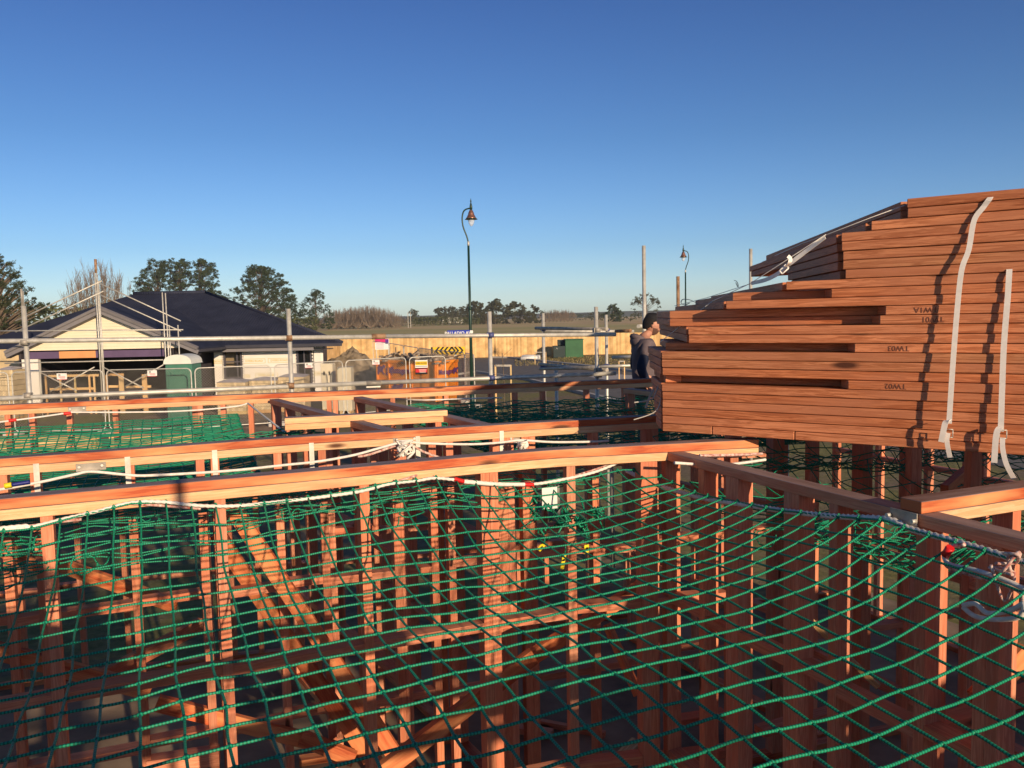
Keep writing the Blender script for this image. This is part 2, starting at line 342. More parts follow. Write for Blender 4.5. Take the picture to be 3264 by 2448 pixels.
def wall(label, P, studs, top2=True, dw=(1.0, 1.86), zb=ZB, over0=0, over1=0, wd=.09, straps=(), red='red', plate2='pale', studm='pink', bevel=.002, dskip=()):
    P = [Vector((p.x, p.y, 0)) for p in P]
    mid, _ = pl_at(P, pl_len(P)[-1] / 2)
    root = thing("timber_wall_frame", (mid.x, mid.y, zb), label, "wall frame", "timber wall frames of the unfinished house")
    up = lambda z: [p + Vector((0, 0, z)) for p in P]
    zt = ZT
    if top2:
        Q = [p.copy() for p in P]
        d0 = (P[1] - P[0]).normalized(); d1 = (P[-1] - P[-2]).normalized(); Q[0] -= d0 * over0; Q[-1] += d1 * over1
        MB().sweep([p + Vector((0, 0, ZT - .0225)) for p in Q], wd + .004, .0435, topm=1).build("top_plate", [M[red], M['top']], root, bevel=bevel)
    MB().sweep(up(ZT - .0675), wd, .044, topm=1).build("second_plate", [M[plate2], M['top']], root, bevel=bevel)
    MB().sweep(up(zb + .0225), wd, .045).build("bottom_plate", M['red'], root)
    T = pl_len(P)[-1]; ds = []
    for s_ in studs:
        n = 1
        if isinstance(s_, tuple): s_, n = s_
        for j in range(n):
            d = s_ + (j - (n - 1) / 2) * .0465
            if d < .02 or d > T - .02: continue
            p, dr = pl_at(P, d)
            MB().beam(p + Vector((0, 0, zb + .045)), p + Vector((0, 0, ZT - .0905)), wd - .004 - .002 * rnd.random(), .045, up=dr).build("stud", M[studm], root)
            ds.append(d)
    ds = sorted(ds)
    for z in dw:
        for a_, b_ in zip(ds, ds[1:]):
            if b_ - a_ < .12 or (round(a_, 1) in dskip): continue
            p, _ = pl_at(P, a_ + .0235); q_, _ = pl_at(P, b_ - .0235); zz = z + rnd.choice((-.012, .012, 0))
            MB().beam(p + Vector((0, 0, zz)), q_ + Vector((0, 0, zz)), wd - .008, .045).build("dwang", M[studm], root)
    for d in straps:
        p, dr = pl_at(P, d); nn = Vector((dr.y, -dr.x, 0))
        q_ = MB(); q_.beam(p + nn * (wd / 2 + .004) + Vector((0, 0, ZT - .04)), p + nn * (wd / 2 + .004) + Vector((0, 0, ZT - .27)), .0012, .028, up=dr); q_.build("steel_strap", M['galv'], root)
    return root, P
def along(P, pxs, z=2.5):
    out = []
    for p in pxs:
        if isinstance(p, tuple): out.append((px_at(P, p[0], z), p[1]))
        else: out.append(px_at(P, p, z))
    return out
# A : the near wall under the long diagonal plate
pa = smooth_pl([st(-4.4, 3.95), st(-2.5, 3.92), st(-.5, 3.915), st(.8, 3.915), st(1.76, 3.91), st(2.13, 3.84), st(2.45, 3.78), st(2.98, 3.66)])
LA = pl_len(pa)[-1]
wA, pa = wall("nearest timber wall frame with long red top plate crossing the whole picture", pa,
     [.3, .9, 1.5] + along(pa, [-330, 162, 703, 1161, (1554, 2), 1817, (2060, 2), 2330], 2.4))
# B : runs from A towards the viewer on the right, single plate, top at 2.675
pb = [st(2.515, 3.86), st(2.515, -1.6)]
wB, pb = wall("shaded timber wall frame running from the near plate toward the lower right corner", pb,
     [.09, (.42, 1), (.66, 2), (1.06, 2), (1.30, 1), 1.72, (1.98, 2), 2.35, 2.9, 3.4, 3.9, 4.5, 5.1], top2=False, plate2='pink', dw=(1.02, 1.88))
# F : doubled plate sitting on B and running right
pf = [st(2.475, 2.19), st(6.6, 2.19)]
wF, pf = wall("short orange timber wall frame butting into the shaded wall at the right edge", pf, [.12, .5, .95, 1.5, 2.1, 2.7, 3.3, 3.9], over0=0)
# C
pc = smooth_pl([st(-4.2, 5.2), st(-2, 5.15), st(-.07, 5.105), st(.69, 5.115), st(1.43, 5.045), st(2.24, 4.965), st(3.08, 4.865), st(4.5, 4.72), st(6.6, 4.5)])
sC = along(pc, [-500, -250, 15, 119, 422, 640, (685, 1), (885, 1), (1030, 1), (1270, 2), (1375, 1), (1430, 1), (1600, 3), (1680, 2), 1892, (2070, 2), 2330, (2470, 2), 2760, 2890, 3090], 2.45)
wC, pc = wall("second timber wall frame from the viewer with steel straps on its studs", pc, sC, dw=(1.02, 1.84), straps=along(pc, [119, 412, 682, 990, 1330, 1592], 2.6))
# D : far wall beside the scaffold
pd = smooth_pl([st(-4.5, 9.0), st(-3, 8.8), st(-.09, 8.535), st(1.14, 8.325), st(2.32, 8.085), st(3.59, 7.915), st(4.82, 7.675), st(7, 7.3)])
sD = along(pd, [-300, 30, 105, (225, 1), 370, (630, 2), 715, 800, 1050, (1070, 1), 1250, 1420, 1565, 1640, 1730, 1870, 1990, 2120, 2300, 2500], 2.55)
wD, pd = wall("farthest timber wall frame with a red top plate just before the scaffold rails", pd, sD, dw=(1.02, 1.84))
# cross walls between C and D
p1 = [st(1.06, 8.22), st(1.47, 5.16)]
wall("cross wall frame left of the short orange plate, between the two far walls", p1, [.05, .5, 1.0, 1.6, 2.2, 2.9], top2=False, plate2='pink')
p2 = [st(1.80, 7.96), st(2.0, 6.25), st(2.12, 4.98)]
wall("cross wall frame right of the short orange plate, beside the bunched net", p2, [.05, .6, 1.2, 1.68, 2.1, 2.9], top2=False, plate2='pink')
p3 = [st(.86, 6.16), st(2.02, 6.0)]
wall("short orange plated wall frame bridging the two cross walls", p3, [.3, .62, 1.1], plate2='pale', red='pale')
# inner walls to the right, below the truss stack, and unseen frames added behind the viewer to break up the low sun
wall("dark timber wall frame below the truss stack seen through the black net", [st(4.3, 7.2), st(4.55, 4.8)], [.05, .5, 1.0, 1.5, 2.0, 2.4], top2=False)
wall("timber wall frame with doorway right of the shaded wall", [st(4.2, 4.6), st(4.2, 2.3)], [.05, (.5, 2), .9, 1.3, (1.8, 2), 2.2], top2=False)
wall("timber wall frame outside the left edge of the slab", [st(-4.3, 9.0), st(-4.3, -1.5)], [.1 + .55 * i for i in range(19)], top2=False)
wall("added timber wall frame behind the viewer, parallel to the near wall, breaking up the low sun", [st(-4.2, -1.65), st(7.0, -1.65)], [.1 + .6 * i for i in range(18)], dw=(.8, 1.5, 2.1))
wall("added rear timber wall frame behind the viewer, breaking up the low sun", [st(-4.2, -5.6), st(7.0, -5.6)], [(.1 + .6 * i, 2) for i in range(18)], dw=(.8, 1.6))
wall("timber wall frame under the right end of the truss stack", [st(6.9, 7.2), st(6.9, -5.5)], [.1 + .6 * i for i in range(21)], top2=False)

# unseen sheets and a timber pile added behind the viewer to shade the lower frames
for s0_, s1_, z1_ in ((-4.2, -.38, 2.6), (.75, 1.35, 2.6), (2.3, 7.0, 2.62)):
    a_ = st(s0_, -1.72, z1_ / 2 + .08); b_2 = st(s1_, -1.72, z1_ / 2 + .08)
    tag(MB().beam(a_, b_2, .012, z1_).build("shade_sheet", M['pale']), "sheet added behind the viewer to shade the lower frames", "shade sheet", "added shade sheets behind the viewer")
for k_, (s0_, s1_, n_) in enumerate(((-6.5, .6, 13), (1.0, 6.2, 5))):  # unseen pile, added to throw shade on the net and near wall
    for i_ in range(n_):
        z_ = 2.745 + .0225 + .045 * i_; of_ = rnd.uniform(-.05, .05) + (.03 * i_ if k_ == 0 else .1 * i_)
        rr_ = thing("shade_timber", tuple(st((s0_ + s1_) / 2, -1.65, z_ - .0225)), "long timber in the pile added behind the viewer to shade the net and frames", "timber", "added shading pile behind the viewer")
        MB().beam(st(s0_, -1.62 + .006 * (i_ % 3), z_), st(s1_ - of_, -1.62 + .006 * (i_ % 3), z_), .09, .0435).build("board", M['pink'], rr_)
# lintel and low infill seen through the net
def piece(root, name, m, a, b, w, h, up=(0, 0, 1), **k): return MB().beam(a, b, w, h, up=up, **k).build(name, M[m], root, bevel=.002)
# lintels in wall C openings
a_, _ = pl_at(pc, sC[-9][0] if isinstance(sC[-9], tuple) else sC[-9]); 
def cpt(px, z, off=0):
    d = px_at(pc, px, z); p, dr = pl_at(pc, d); return p + Vector((dr.y, -dr.x, 0)) * off + Vector((0, 0, z))
piece(wC, "lintel", 'pale', cpt(1460, 2.42), cpt(1575, 2.42), .07, .14)
piece(wC, "lintel", 'pink', cpt(1290, 2.37), cpt(1365, 2.37), .07, .09)
piece(wC, "sill_trimmer", 'pink', cpt(1700, 2.02, .02), cpt(2085, 2.02, .02), .09, .045)
def apt(px, z, off=0):
    d = px_at(pa, px, z); p, dr = pl_at(pa, d); return p + Vector((dr.y, -dr.x, 0)) * off + Vector((0, 0, z))
def br(root, x0, y0, d0, x1, y1, d1, w=.045, h=.09, m='brace', up=(0, 0, 1)):
    piece(root, "brace", m, at(x0, y0, d0), at(x1, y1, d1), w, h, up)
br(wC, 728, 1596, 4.62, 1300, 2470, 4.78)
br(wC, 690, 1700, 4.95, 1180, 2420, 5.0)
br(wA, 1165, 2500, 4.05, 1700, 2090, 4.45, h=.09)
br(wC, 1640, 2130, 4.7, 2075, 1850, 5.35)
br(wC, 1935, 1990, 5.0, 2035, 2215, 4.8, h=.045)
br(wD, 190, 1800, 5.6, 560, 1930, 5.4)
br(wD, -60, 2060, 4.4, 480, 2205, 4.6)
br(wD, 295, 2175, 4.7, 640, 1990, 5.4, m='pink')
br(wC, 500, 2240, 4.7, 1000, 2365, 4.95)
br(wC, 960, 2350, 4.9, 1130, 2420, 4.9)
br(wD, -20, 1740, 5.4, 120, 1800, 5.3)
br(wB, 3110, 2240, 2.9, 3264, 2080, 3.0, h=.09)
br(wF, 3010, 1570, 4.9, 3090, 1500, 5.3)
br(wB, 2500, 1895, 4.4, 2800, 2190, 4.2, w=.02, h=.03, m='yellow')
# timber lying on the floor, lit through the frames
def loose(label, x0, y0, x1, y1, z, w=.09, h=.045, m='pink'):
    a = onz(x0, y0, z); b = onz(x1, y1, z)
    tag(MB().beam(a, b, w, h).build("timber_offcut", M[m], bevel=.002), label, "timber", "loose timber lying inside the frames")
loose("pinkish board lying on the slab below the right of the net", 2150, 2300, 2310, 2275, 1.05)
loose("lit board beside the dark post at the lower right, below the net", 2420, 2330, 2650, 2270, 1.0)
loose("short pink block left of the lower right corner posts", 2160, 2060, 2275, 2040, 1.1)
loose("board resting low behind the double stud at bottom left", 470, 2440, 700, 2405, .9, h=.09)

rc = random.Random(91)
for i_ in range(26):                                        # sawn ends left on the slab
    p_ = st(rc.uniform(-1.5, 4.5), rc.uniform(.4, 7.2), .15 + .0235); a_ = rc.uniform(0, 3.14); v_ = Vector((math.cos(a_), math.sin(a_), 0)) * rc.uniform(.08, .35)
    tag(MB().beam(p_ - v_, p_ + v_, rc.choice((.09, .045)), .045).build("timber_offcut", M[rc.choice(('pink', 'pale', 'yellow'))]), "sawn timber end lying on the slab below the green net", "timber", "sawn ends scattered on the slab")
# ---------------------------------------------------------------- safety nets
def rope_tube(pts, r=.0075, twist=True, seg=.006, sub=8):
    P = smooth_pl([Vector(p) for p in pts], sub); out = []
    for i in range(len(P) - 1):
        n = max(1, int((P[i + 1] - P[i]).length / seg))
        for j in range(n): out.append(P[i].lerp(P[i + 1], j / n))
    out.append(P[-1])
    return MB().tube(out, r, 9 if twist else 6, tw=2 * math.pi / .075 if twist else 0, lob=.2 if twist else 0)
def hsh(*a):
    return noise.noise(Vector(a) if len(a) == 3 else Vector((a[0], a[1], 0)))
def net_cords(fn, nu, nv, r, sub=3, nseg=5, knots=True):
    q = MB()
    for i in range(nu + 1):
        q.tube([fn(i, v / sub) for v in range(nv * sub + 1)], r, nseg, tint=.3)
    for j in range(nv + 1):
        q.tube([fn(u / sub, j) for u in range(nu * sub + 1)], r, nseg, tint=.8)
    for i in range(nu + 1 if knots else 0):           # knots
        for j in range(nv + 1):
            p = fn(i, j); d = (fn(i + .1, j) - fn(i - .1, j)).normalized()
            q.tube([p - d * r * 1.9, p, p + d * r * 1.9], r * 1.6, 5, rs=[r * 1.1, r * 1.75, r * 1.1])
    return q
# main net -----------------------------------------------------------------
def onT(x, y, t): return onpl(x, y, st(0, t), BX)
def onS(x, y, s): return onpl(x, y, st(s, 0), AX)
rA = [st(-3.6, 3.84, 2.56)] + [onT(x, y, 3.845) for x, y in ((-150, 1700), (0, 1692), (90, 1682), (200, 1655), (300, 1632), (420, 1602))] + \
     [onT(x, y, 3.84) for x, y in ((520, 1600), (640, 1612), (760, 1612), (900, 1598), (1020, 1585), (1150, 1566), (1240, 1543), (1330, 1532), (1390, 1524), (1480, 1533), (1590, 1542), (1700, 1543), (1800, 1527), (1900, 1503), (1985, 1468))]
rB = [onS(x, y, 2.44) for x, y in ((1998, 1500), (2060, 1532), (2140, 1560), (2250, 1590), (2364, 1607), (2480, 1625), (2600, 1640), (2700, 1648), (2830, 1655), (2900, 1685), (3000, 1713), (3130, 1750), (3264, 1792), (3420, 1850))] + [st(2.44, .9, 2.42), st(2.44, .3, 2.40)]
def interp(tab, x):
    if x <= tab[0][0]: return tab[0][1]
    for (a, b), (c, d) in zip(tab, tab[1:]):
        if x <= c: return b + (d - b) * (x - a) / max(1e-6, c - a)
    return tab[-1][1]
tabA = sorted([(p.dot(AX), p.z) for p in rA]); tabB = sorted([(p.dot(BX), p.z) for p in rB])
S1, T1, MS = 2.43, 3.84, .10
def net_main(i, j):
    s = S1 - i * MS; t = T1 - j * MS * 1.04
    s += .012 * hsh(i * .31, j * .37 + 3); t += .014 * hsh(i * .33 + 9, j * .29)
    if i > .01 and j > .01:
        pass
    dA = T1 - t; dB = S1 - s
    zi = 2.335 + .035 * math.sin(s * 1.3 + .7) - .02 * math.cos(t * 1.7) + .03 * hsh(s * 1.3, t * 1.1) + .012 * hsh(s * 5, t * 5)
    wa = math.exp(-max(dA, 0) / .42); wb = math.exp(-max(dB, 0) / .55)
    za = interp(tabA, s); zb = interp(tabB, t)
    z = zi + (za - zi) * wa * (1 - wb) + (zb - zi) * wb * (1 - wa) + ((za + zb) / 2 - zi) * wa * wb
    tuck = .10 * math.exp(-((s - 1.02) / .5) ** 2) * math.exp(-((dA - .25) / .3) ** 2) * .25
    return st(s, t, z + tuck)
nroot = thing("safety_net", tuple(st(0, 2.4, 2.3)), "large green knotted safety net sagging across the whole foreground below the near plate", "safety net", "green safety nets slung between the wall frames")
net_cords(net_main, 62, 32, .0042).build("net_cords", M['net'], nroot)
rope_tube(rA).build("border_rope", M['rope'], nroot)
rope_tube(rB, .011).build("border_rope", M['rope'], nroot)
# ties that lash the net to its border ropes
for rp, fi in ((rB, 0), (rA, 1)):
    for k_ in range(26 if fi == 0 else 52):
        p = net_main(0, k_) if fi == 0 else net_main(k_, 0)
        q = MB(); q.tube([p + Vector((0, 0, .012)), p + Vector((.008, 0, 0)), p - Vector((0, 0, .012)), p - Vector((.008, 0, 0)), p + Vector((0, 0, .012))], .0032, 4).build("lashing", M['net'], nroot)
# slack folds of surplus net bunched under the near plate
def bunch(s0, s1, t, z0, dz, n, seed, amp=.03, name="folded_mesh", root=None, r=.0035, straight=None):
    rr = random.Random(seed); q = MB()
    for i in range(n):
        zz = z0 - dz * rr.random(); tt = t - .16 * rr.random(); pts = []; sag = rr.random() * .03; ph = rr.random() * 9
        a0 = s0 + (s1 - s0) * rr.random() * .3; a1 = s1 - (s1 - s0) * rr.random() * .3; m_ = max(6, int((a1 - a0) / .05))
        for j in range(m_ + 1):
            u = j / m_; s = a0 + (a1 - a0) * u
            pts.append(st(s, tt + amp * .5 * hsh(s * 6, ph), zz - sag * math.sin(math.pi * u) + amp * hsh(s * 5 + ph, i * 1.7)))
        q.tube(pts, r, 5)
    for i in range(int(n * (s1 - s0) * 1.1)):      # short loops
        s = s0 + (s1 - s0) * rr.random(); z = z0 - dz * (.2 + .6 * rr.random()); tt = t - .16 * rr.random(); h = .015 + .04 * rr.random(); w_ = .02 + .05 * rr.random()
        q.tube([st(s + w_ * math.cos(a) * (1 + .3 * hsh(a, i)), tt + .02 * math.sin(a * 2 + i), z - h * (1 + math.sin(a)) / 1.2) for a in [2 * math.pi * e / 10 for e in range(10)]], r, 5)
    return q.build(name, M['net'], root)
bunch(-2.5, -1.2, 3.9, 2.47, .06, 4, 3, root=nroot); bunch(-1.1, .62, 3.92, 2.50, .07, 5, 4, root=nroot)
bunch(.7, 2.2, 4.0, 2.52, .04, 3, 5, root=nroot)
# clump of knots and yellow tags under the rope in the middle
q = MB(); rr = random.Random(12)
base = onT(1830, 1690, 3.72)
for i in range(20):
    a = base + Vector((rr.uniform(-.2, .14), rr.uniform(-.12, .12), rr.uniform(-.02, .15)))
    q.tube([a + Vector((rr.uniform(-.05, .05), rr.uniform(-.05, .05), rr.uniform(-.06, .03))) * k_ for k_ in (0, .6, 1.3, 1.8)], .0045, 5)
    q.tube([a + Vector((.02 * math.cos(t_), .015 * math.sin(t_), .02 * math.sin(t_ * 2))) for t_ in range(7)], .0055, 5)
q.build("knotted_clump", M['net'], nroot)
def onrope(m, tab, nm, parent, r=.0105):
    rope_tube(tab, r, False, sub=3).build(nm, M[m], parent)
onrope('redtape', [onT(x, y, 3.84) for x, y in ((1447, 1526), (1478, 1535))], "rope_tape", nroot, .0115)
onrope('redtape', [onT(x, y, 3.84) for x, y in ((1672, 1544), (1700, 1545))], "rope_tape", nroot, .0115)
onrope('rope', [onT(x, y, 3.84) for x, y in ((1478, 1535), (1570, 1543), (1672, 1544))], "splice_sleeve", nroot, .0105)
onrope('rope_red', [onT(x, y, 3.86) for x, y in ((1750, 1540), (1850, 1512), (1990, 1466))], "tail_rope", nroot, .007)
onrope('rope_red', [onT(x, y, 3.86) for x, y in ((420, 1606), (520, 1612), (640, 1622))], "tail_rope", nroot, .006)
onrope('rope_red', [onT(x, y, 3.86) for x, y in ((0, 1690), (140, 1670), (260, 1655))], "tail_rope", nroot, .006)
onrope('rope_red', [onT(x, y, 3.86) for x, y in ((1130, 1562), (1230, 1543), (1330, 1515))], "tail_rope", nroot, .006)
# tags
q = MB(); c = onT(1752, 1585, 3.78); q.beam(c + Vector((0, 0, .05)), c - Vector((0, 0, .06)), .003, .085, up=AX); tag(q.build("label_tag", M['white'], bevel=.001), "white plastic tag hanging from the net rope near the red tape", "tag")
for i, (x, y, lb, ln) in enumerate(((1733, 1735, "leftmost and smallest yellow tag hanging below the net rope", .03), (1800, 1765, "long slanted yellow tag in the middle of the three", .075), (1870, 1736, "broad yellow tag with a dark eyelet, rightmost of the three", .045))):
    c = onT(x, y, 3.6); e = c + Vector((.012 * (i - 1) - .014, 0, -ln)); r_ = thing("yellow_tag", tuple(c), lb, "tag", "yellow inspection tags on the net")
    q = MB(); q.beam(c, e, .004, .026 if i != 1 else .02, up=AX + Vector((0, 0, -.2))); q.build("tag_plate", M['yelltag'], r_, bevel=.002)
    q = MB(); q.tube([c + Vector((0, 0, .05)), c + Vector((.006, 0, .02)), c], .003, 5); q.build("tag_cord", M['net'], r_)
    q = MB(); q.lathe([(0, .0), (.007, .0)], (0, 0, 0), 8); n_ = (CAM - c).normalized()
    mm = Matrix.Translation(c.lerp(e, .4) + n_ * .004) @ n_.to_track_quat('Z', 'Y').to_matrix().to_4x4(); q.v = [mm @ v for v in q.v]; q.build("eyelet", M['black'], r_)
def small_net(label, O, U, V, nu, nv, mesh, sag, r=.0035, zr=None, seed=0, rough_=.0, ropes=(), base=None, skew=0):
    O = Vector(O); U = Vector(U); V = Vector(V)
    def f(i, j):
        u = i / nu; v = j / nv
        p = O + U * u + V * v + Vector((0, 0, -sag * (1 - math.exp(-min(v, 1 - v) * 5)) * (1 - .75 * math.exp(-min(u, 1 - u) * 9))))
        return p + Vector((rough_ * hsh(i * .4 + seed, j * .4), rough_ * hsh(i * .5, j * .3 + seed), rough_ * 1.3 * hsh(i * .3 + seed * 2, j * .45)))
    root = thing("safety_net", tuple(O + U / 2 + V / 2), label, "safety net", "green safety nets slung between the wall frames")
    net_cords(f, nu, nv, r, sub=2, nseg=4, knots=False).build("net_cords", M['net'], root)
    for rp in ropes: rope_tube(rp[1], .0078, False, sub=4).build("border_rope", M[rp[0]], root)
    return root
# net 2 between C and D, left
ropeD = [onpl(x, y, st(0, 8.3), BX) for x, y in ((-60, 1348), (0, 1345), (120, 1330), (210, 1317), (235, 1314), (400, 1314), (560, 1311), (680, 1303), (760, 1294), (790, 1285))]
O = st(-4.0, 8.35, 2.52); U = st(.70, 7.95, 2.58) - O
n2 = small_net("green safety net between the two far walls, above the yellow timber packs", O, U, st(-.1, -2.9, -.16), 60, 66, .1, .17, r=.0048, ropes=[('rope', ropeD), ('rope', [onz(790, 1285, 2.66), onz(840, 1325, 2.62), onz(905, 1375, 2.56), onz(935, 1390, 2.5)])], rough_=.012)
onrope('redtape', [onpl(x, y, st(0, 8.28), BX) for x, y in ((203, 1319), (226, 1316))], "rope_tape", n2, .015); onrope('redtape', [onpl(x, y, st(0, 8.28), BX) for x, y in ((28, 1341), (52, 1338))], "rope_tape", n2, .015)
bunch(.2, 1.12, 6.55, 2.6, .14, 12, 21, root=n2, amp=.05)
bunch(.8, 1.18, 6.5, 2.64, .1, 9, 22, root=n2, amp=.05)
# net 3 between C and D, right, in the shade of the trusses
n3 = small_net("shaded green safety net between the two far walls left of the truss stack", st(2.05, 7.8, 2.58), st(2.9, -.55, -.02), st(.1, -2.55, -.1), 52, 70, .1, .20, r=.0045, rough_=.028, seed=5, ropes=[('rope', [onz(1250, 1270, 2.6), onz(1350, 1275, 2.6), onz(1480, 1271, 2.6), onz(1600, 1268, 2.6)])])
bunch(2.1, 3.1, 7.6, 2.6, .16, 12, 31, root=n3, amp=.05); bunch(2.15, 3.6, 6.5, 2.58, .12, 12, 33, root=n3, amp=.05); bunch(2.4, 5.0, 7.3, 2.6, .26, 14, 35, root=n3, amp=.05)
# net 4 in the gap between A and C
n4 = small_net("narrow green net packed into the gap between the near wall and the second wall", st(-3.4, 5.0, 2.52), st(5.8, -.15, .0), st(0, -.5, -.06), 58, 5, .1, .04, rough_=.03, seed=8,
     ropes=[('rope', [onpl(x, y, st(0, 4.75), BX) for x, y in ((-80, 1572), (0, 1560), (70, 1548), (150, 1532), (240, 1512), (290, 1503), (390, 1512), (460, 1516), (620, 1508), (760, 1498), (900, 1483), (1020, 1470), (1130, 1450), (1210, 1428), (1290, 1408), (1350, 1413), (1500, 1416), (1600, 1410), (1660, 1403), (1760, 1409), (1880, 1408), (1940, 1405))]),
            ('rope', [onpl(x, y, st(0, 4.05), BX) for x, y in ((1390, 1505), (1500, 1500), (1620, 1494), (1750, 1488), (1830, 1478), (1930, 1466))]),
            ('rope_red', [onpl(x, y, st(0, 4.8), BX) for x, y in ((1140, 1455), (1180, 1448), (1290, 1415), (1350, 1440), (1400, 1458))])])
bunch(-2.3, 1.0, 4.75, 2.52, .08, 7, 41, root=n4, amp=.03); bunch(-2.3, 2.2, 4.5, 2.48, .08, 4, 42, root=n4)
q = MB(); rr = random.Random(5); c0 = onpl(1292, 1428, st(0, 4.72), BX)      # knotted rope end on the hook
for i in range(9): q.tube([c0 + Vector((rr.uniform(-.05, .05), rr.uniform(-.03, .03), rr.uniform(-.06, .05))) for _ in range(4)], .0075, 6)
q.build("rope_knot", M['rope'], n4)
q = MB(); c0 = onpl(1662, 1420, st(0, 4.72), BX)
for i in range(6): q.tube([c0 + Vector((rr.uniform(-.04, .04), rr.uniform(-.03, .03), rr.uniform(-.04, .03))) for _ in range(4)], .009, 6)
q.build("rope_knot", M['rope'], n4)
onrope('yelltag', [onpl(x, y, st(0, 4.72), BX) for x, y in ((14, 1549), (37, 1545))], "rope_tape", n4, .014); onrope('bluetape', [onpl(x, y, st(0, 4.72), BX) for x, y in ((38, 1545), (95, 1536))], "rope_tape", n4, .010)
# net 5 right of B, green bundle and dark sagging net under the stack
n5 = small_net("green net bundled behind the shaded wall and hanging dark below the truss stack", st(2.62, 3.75, 2.50), st(3.9, .35, .0), st(0, -1.5, -.05), 38, 14, .1, .30, rough_=.09, seed=11,
     ropes=[('rope', [onpl(x, y, st(0, 3.5), BX) for x, y in ((2150, 1475), (2300, 1482), (2440, 1465))]), ('rope_red', [onpl(x, y, st(0, 3.55), BX) for x, y in ((2230, 1452), (2340, 1450), (2430, 1446))])])
bunch(2.6, 3.3, 3.3, 2.40, .05, 8, 51, root=n5, amp=.012); bunch(2.65, 4.2, 2.9, 2.48, .16, 5, 52, root=n5, amp=.09)
n6 = small_net("dark green net sagging under the truss stack right of the shaded wall", st(3.0, 4.7, 2.60), st(3.7, -.35, .0), st(0, -.85, -.05), 36, 9, .1, .22, rough_=.08, seed=14)
# anchor plates with U bolts
def anchor(label, c, face_n, along_, w_=.105, h=.026):
    r_ = thing("net_anchor", tuple(c), label, "anchor plate", "galvanised net anchors bolted to the frames")
    q = MB(); q.beam(c - along_ * w_ / 2 * 1.4, c + along_ * w_ / 2 * 1.4, .004, h * 1.6, up=Vector((0, 0, 1))); q.build("plate", M['galv_old'], r_, bevel=.001)
    for sg in (-1, 1):
        q = MB(); q.tube([c + face_n * .004 + along_ * (sg * .022 + .016 * math.cos(a)) + face_n * (.03 * math.sin(a)) + Vector((0, 0, -.02)) for a in [math.pi * e / 8 for e in range(9)]], .005, 6); q.build("u_bolt", M['galv'], r_)
    for sx in (-1, 1):
        cc = c + along_ * sx * .055 + Vector((0, 0, .006)) + face_n * .004; MB().tube([cc, cc + face_n * .02], .008, 6).build("bolt", M['galv'], r_)
anchor("galvanised net anchor on the shaded wall at the right, holding the thick rope", onS(2880, 1655, 2.462), -AX, BX, .085, .04)
anchor("galvanised net anchor on the second wall, leftmost of those holding the rope", onpl(290, 1488, st(0, 5.055), BX), -BX, AX)
anchor("galvanised net anchor behind the knotted white rope at the centre", onpl(1290, 1402, st(0, 5.01), BX), -BX, AX)
anchor("galvanised net anchor on the second wall just left of the truss stack", onpl(1650, 1398, st(0, 4.955), BX), -BX, AX)
anchor("galvanised net anchor on the farthest wall near the left edge", onpl(246, 1304, st(0, 8.50), BX), -BX, AX)
# bundle of rope ends at the right edge
r_ = thing("rope_coil", tuple(onS(3180, 1850, 2.40)), "coil of white and red flecked rope ends at the right edge of the net", "rope")
q = MB(); rr = random.Random(9)
c0 = onS(3120, 1790, 2.36)
q.tube(smooth_pl([onS(x, y, 2.36) for x, y in ((3020, 1745), (3010, 1775), (3030, 1800), (3100, 1815), (3180, 1840), (3250, 1870), (3300, 1900))], 6), .008, 7); q.build("rope_strand", M['rope'], r_)
q = MB(); q.tube(smooth_pl([onS(x, y, 2.38) for x, y in ((3075, 1735), (3030, 1745), (3015, 1790), (3040, 1815), (3240, 1880), (3255, 1930), (3240, 1945))], 6), .0065, 7)
for i in range(3): q.tube(smooth_pl([onS(3200 + rr.uniform(-60, 60), 1800 + rr.uniform(-40, 130), 2.38 + rr.uniform(-.05, .03)) for _ in range(5)], 4), .005, 6)
q.build("rope_strand", M['rope_red'], r_)
q = MB(); q.tube(smooth_pl([onS(x, y, 2.3) for x, y in ((3070, 1930), (3110, 1925), (3150, 1955), (3220, 1945), (3264, 1925), (3250, 1965), (3180, 1975), (3110, 1965), (3070, 1935))], 6), .008, 7); q.build("rope_strand", M['rope'], r_)
q = MB(); q.tube([onS(3012, 1770, 2.36), onS(3030, 1745, 2.36)], .014, 8); q.build("rope_tape", M['redtape'], r_)
# ---------------------------------------------------------------- stack of roof trusses
TA = Vector((.83, 4.70, 0)); TD = Vector((.81, -.58, 0)).normalized(); TN = Vector((-TD.y, TD.x, 0))      # TN points away from the camera side
TN = TN if TN.y > 0 else -TN
def tpx(px, z=3.4):      # distance along the stack face where pixel column px falls
    r = ray(px, 1000); k = r.x / r.y; return (k * TA.y - TA.x) / (TD.x - k * TD.y)
def c6(x): return 2000 + x / 1.746
rows = [190, 190, 190, 190, 190, 190, -1200, 190, 190, 190, -1230, 340, 335, -1370, -1400, 550, -1100, 880, 1210, 1195, 1195, 1190, 1185, 1350, 1550, 1548]
ZS, HR = 2.745, .0447
ordn = "bottom,second,third,fourth,fifth,sixth,seventh,eighth,ninth,tenth,eleventh,twelfth,thirteenth,fourteenth,fifteenth,sixteenth,seventeenth,eighteenth,nineteenth,twentieth,twenty-first,twenty-second,twenty-third,twenty-fourth,twenty-fifth,top".split(',')
gapx = {6: 215, 10: 250, 13: 275, 14: 275, 16: 640}
LT = 5.4
M['pencil'] = plain("pencil_mark", (.20, .075, .045), .9)
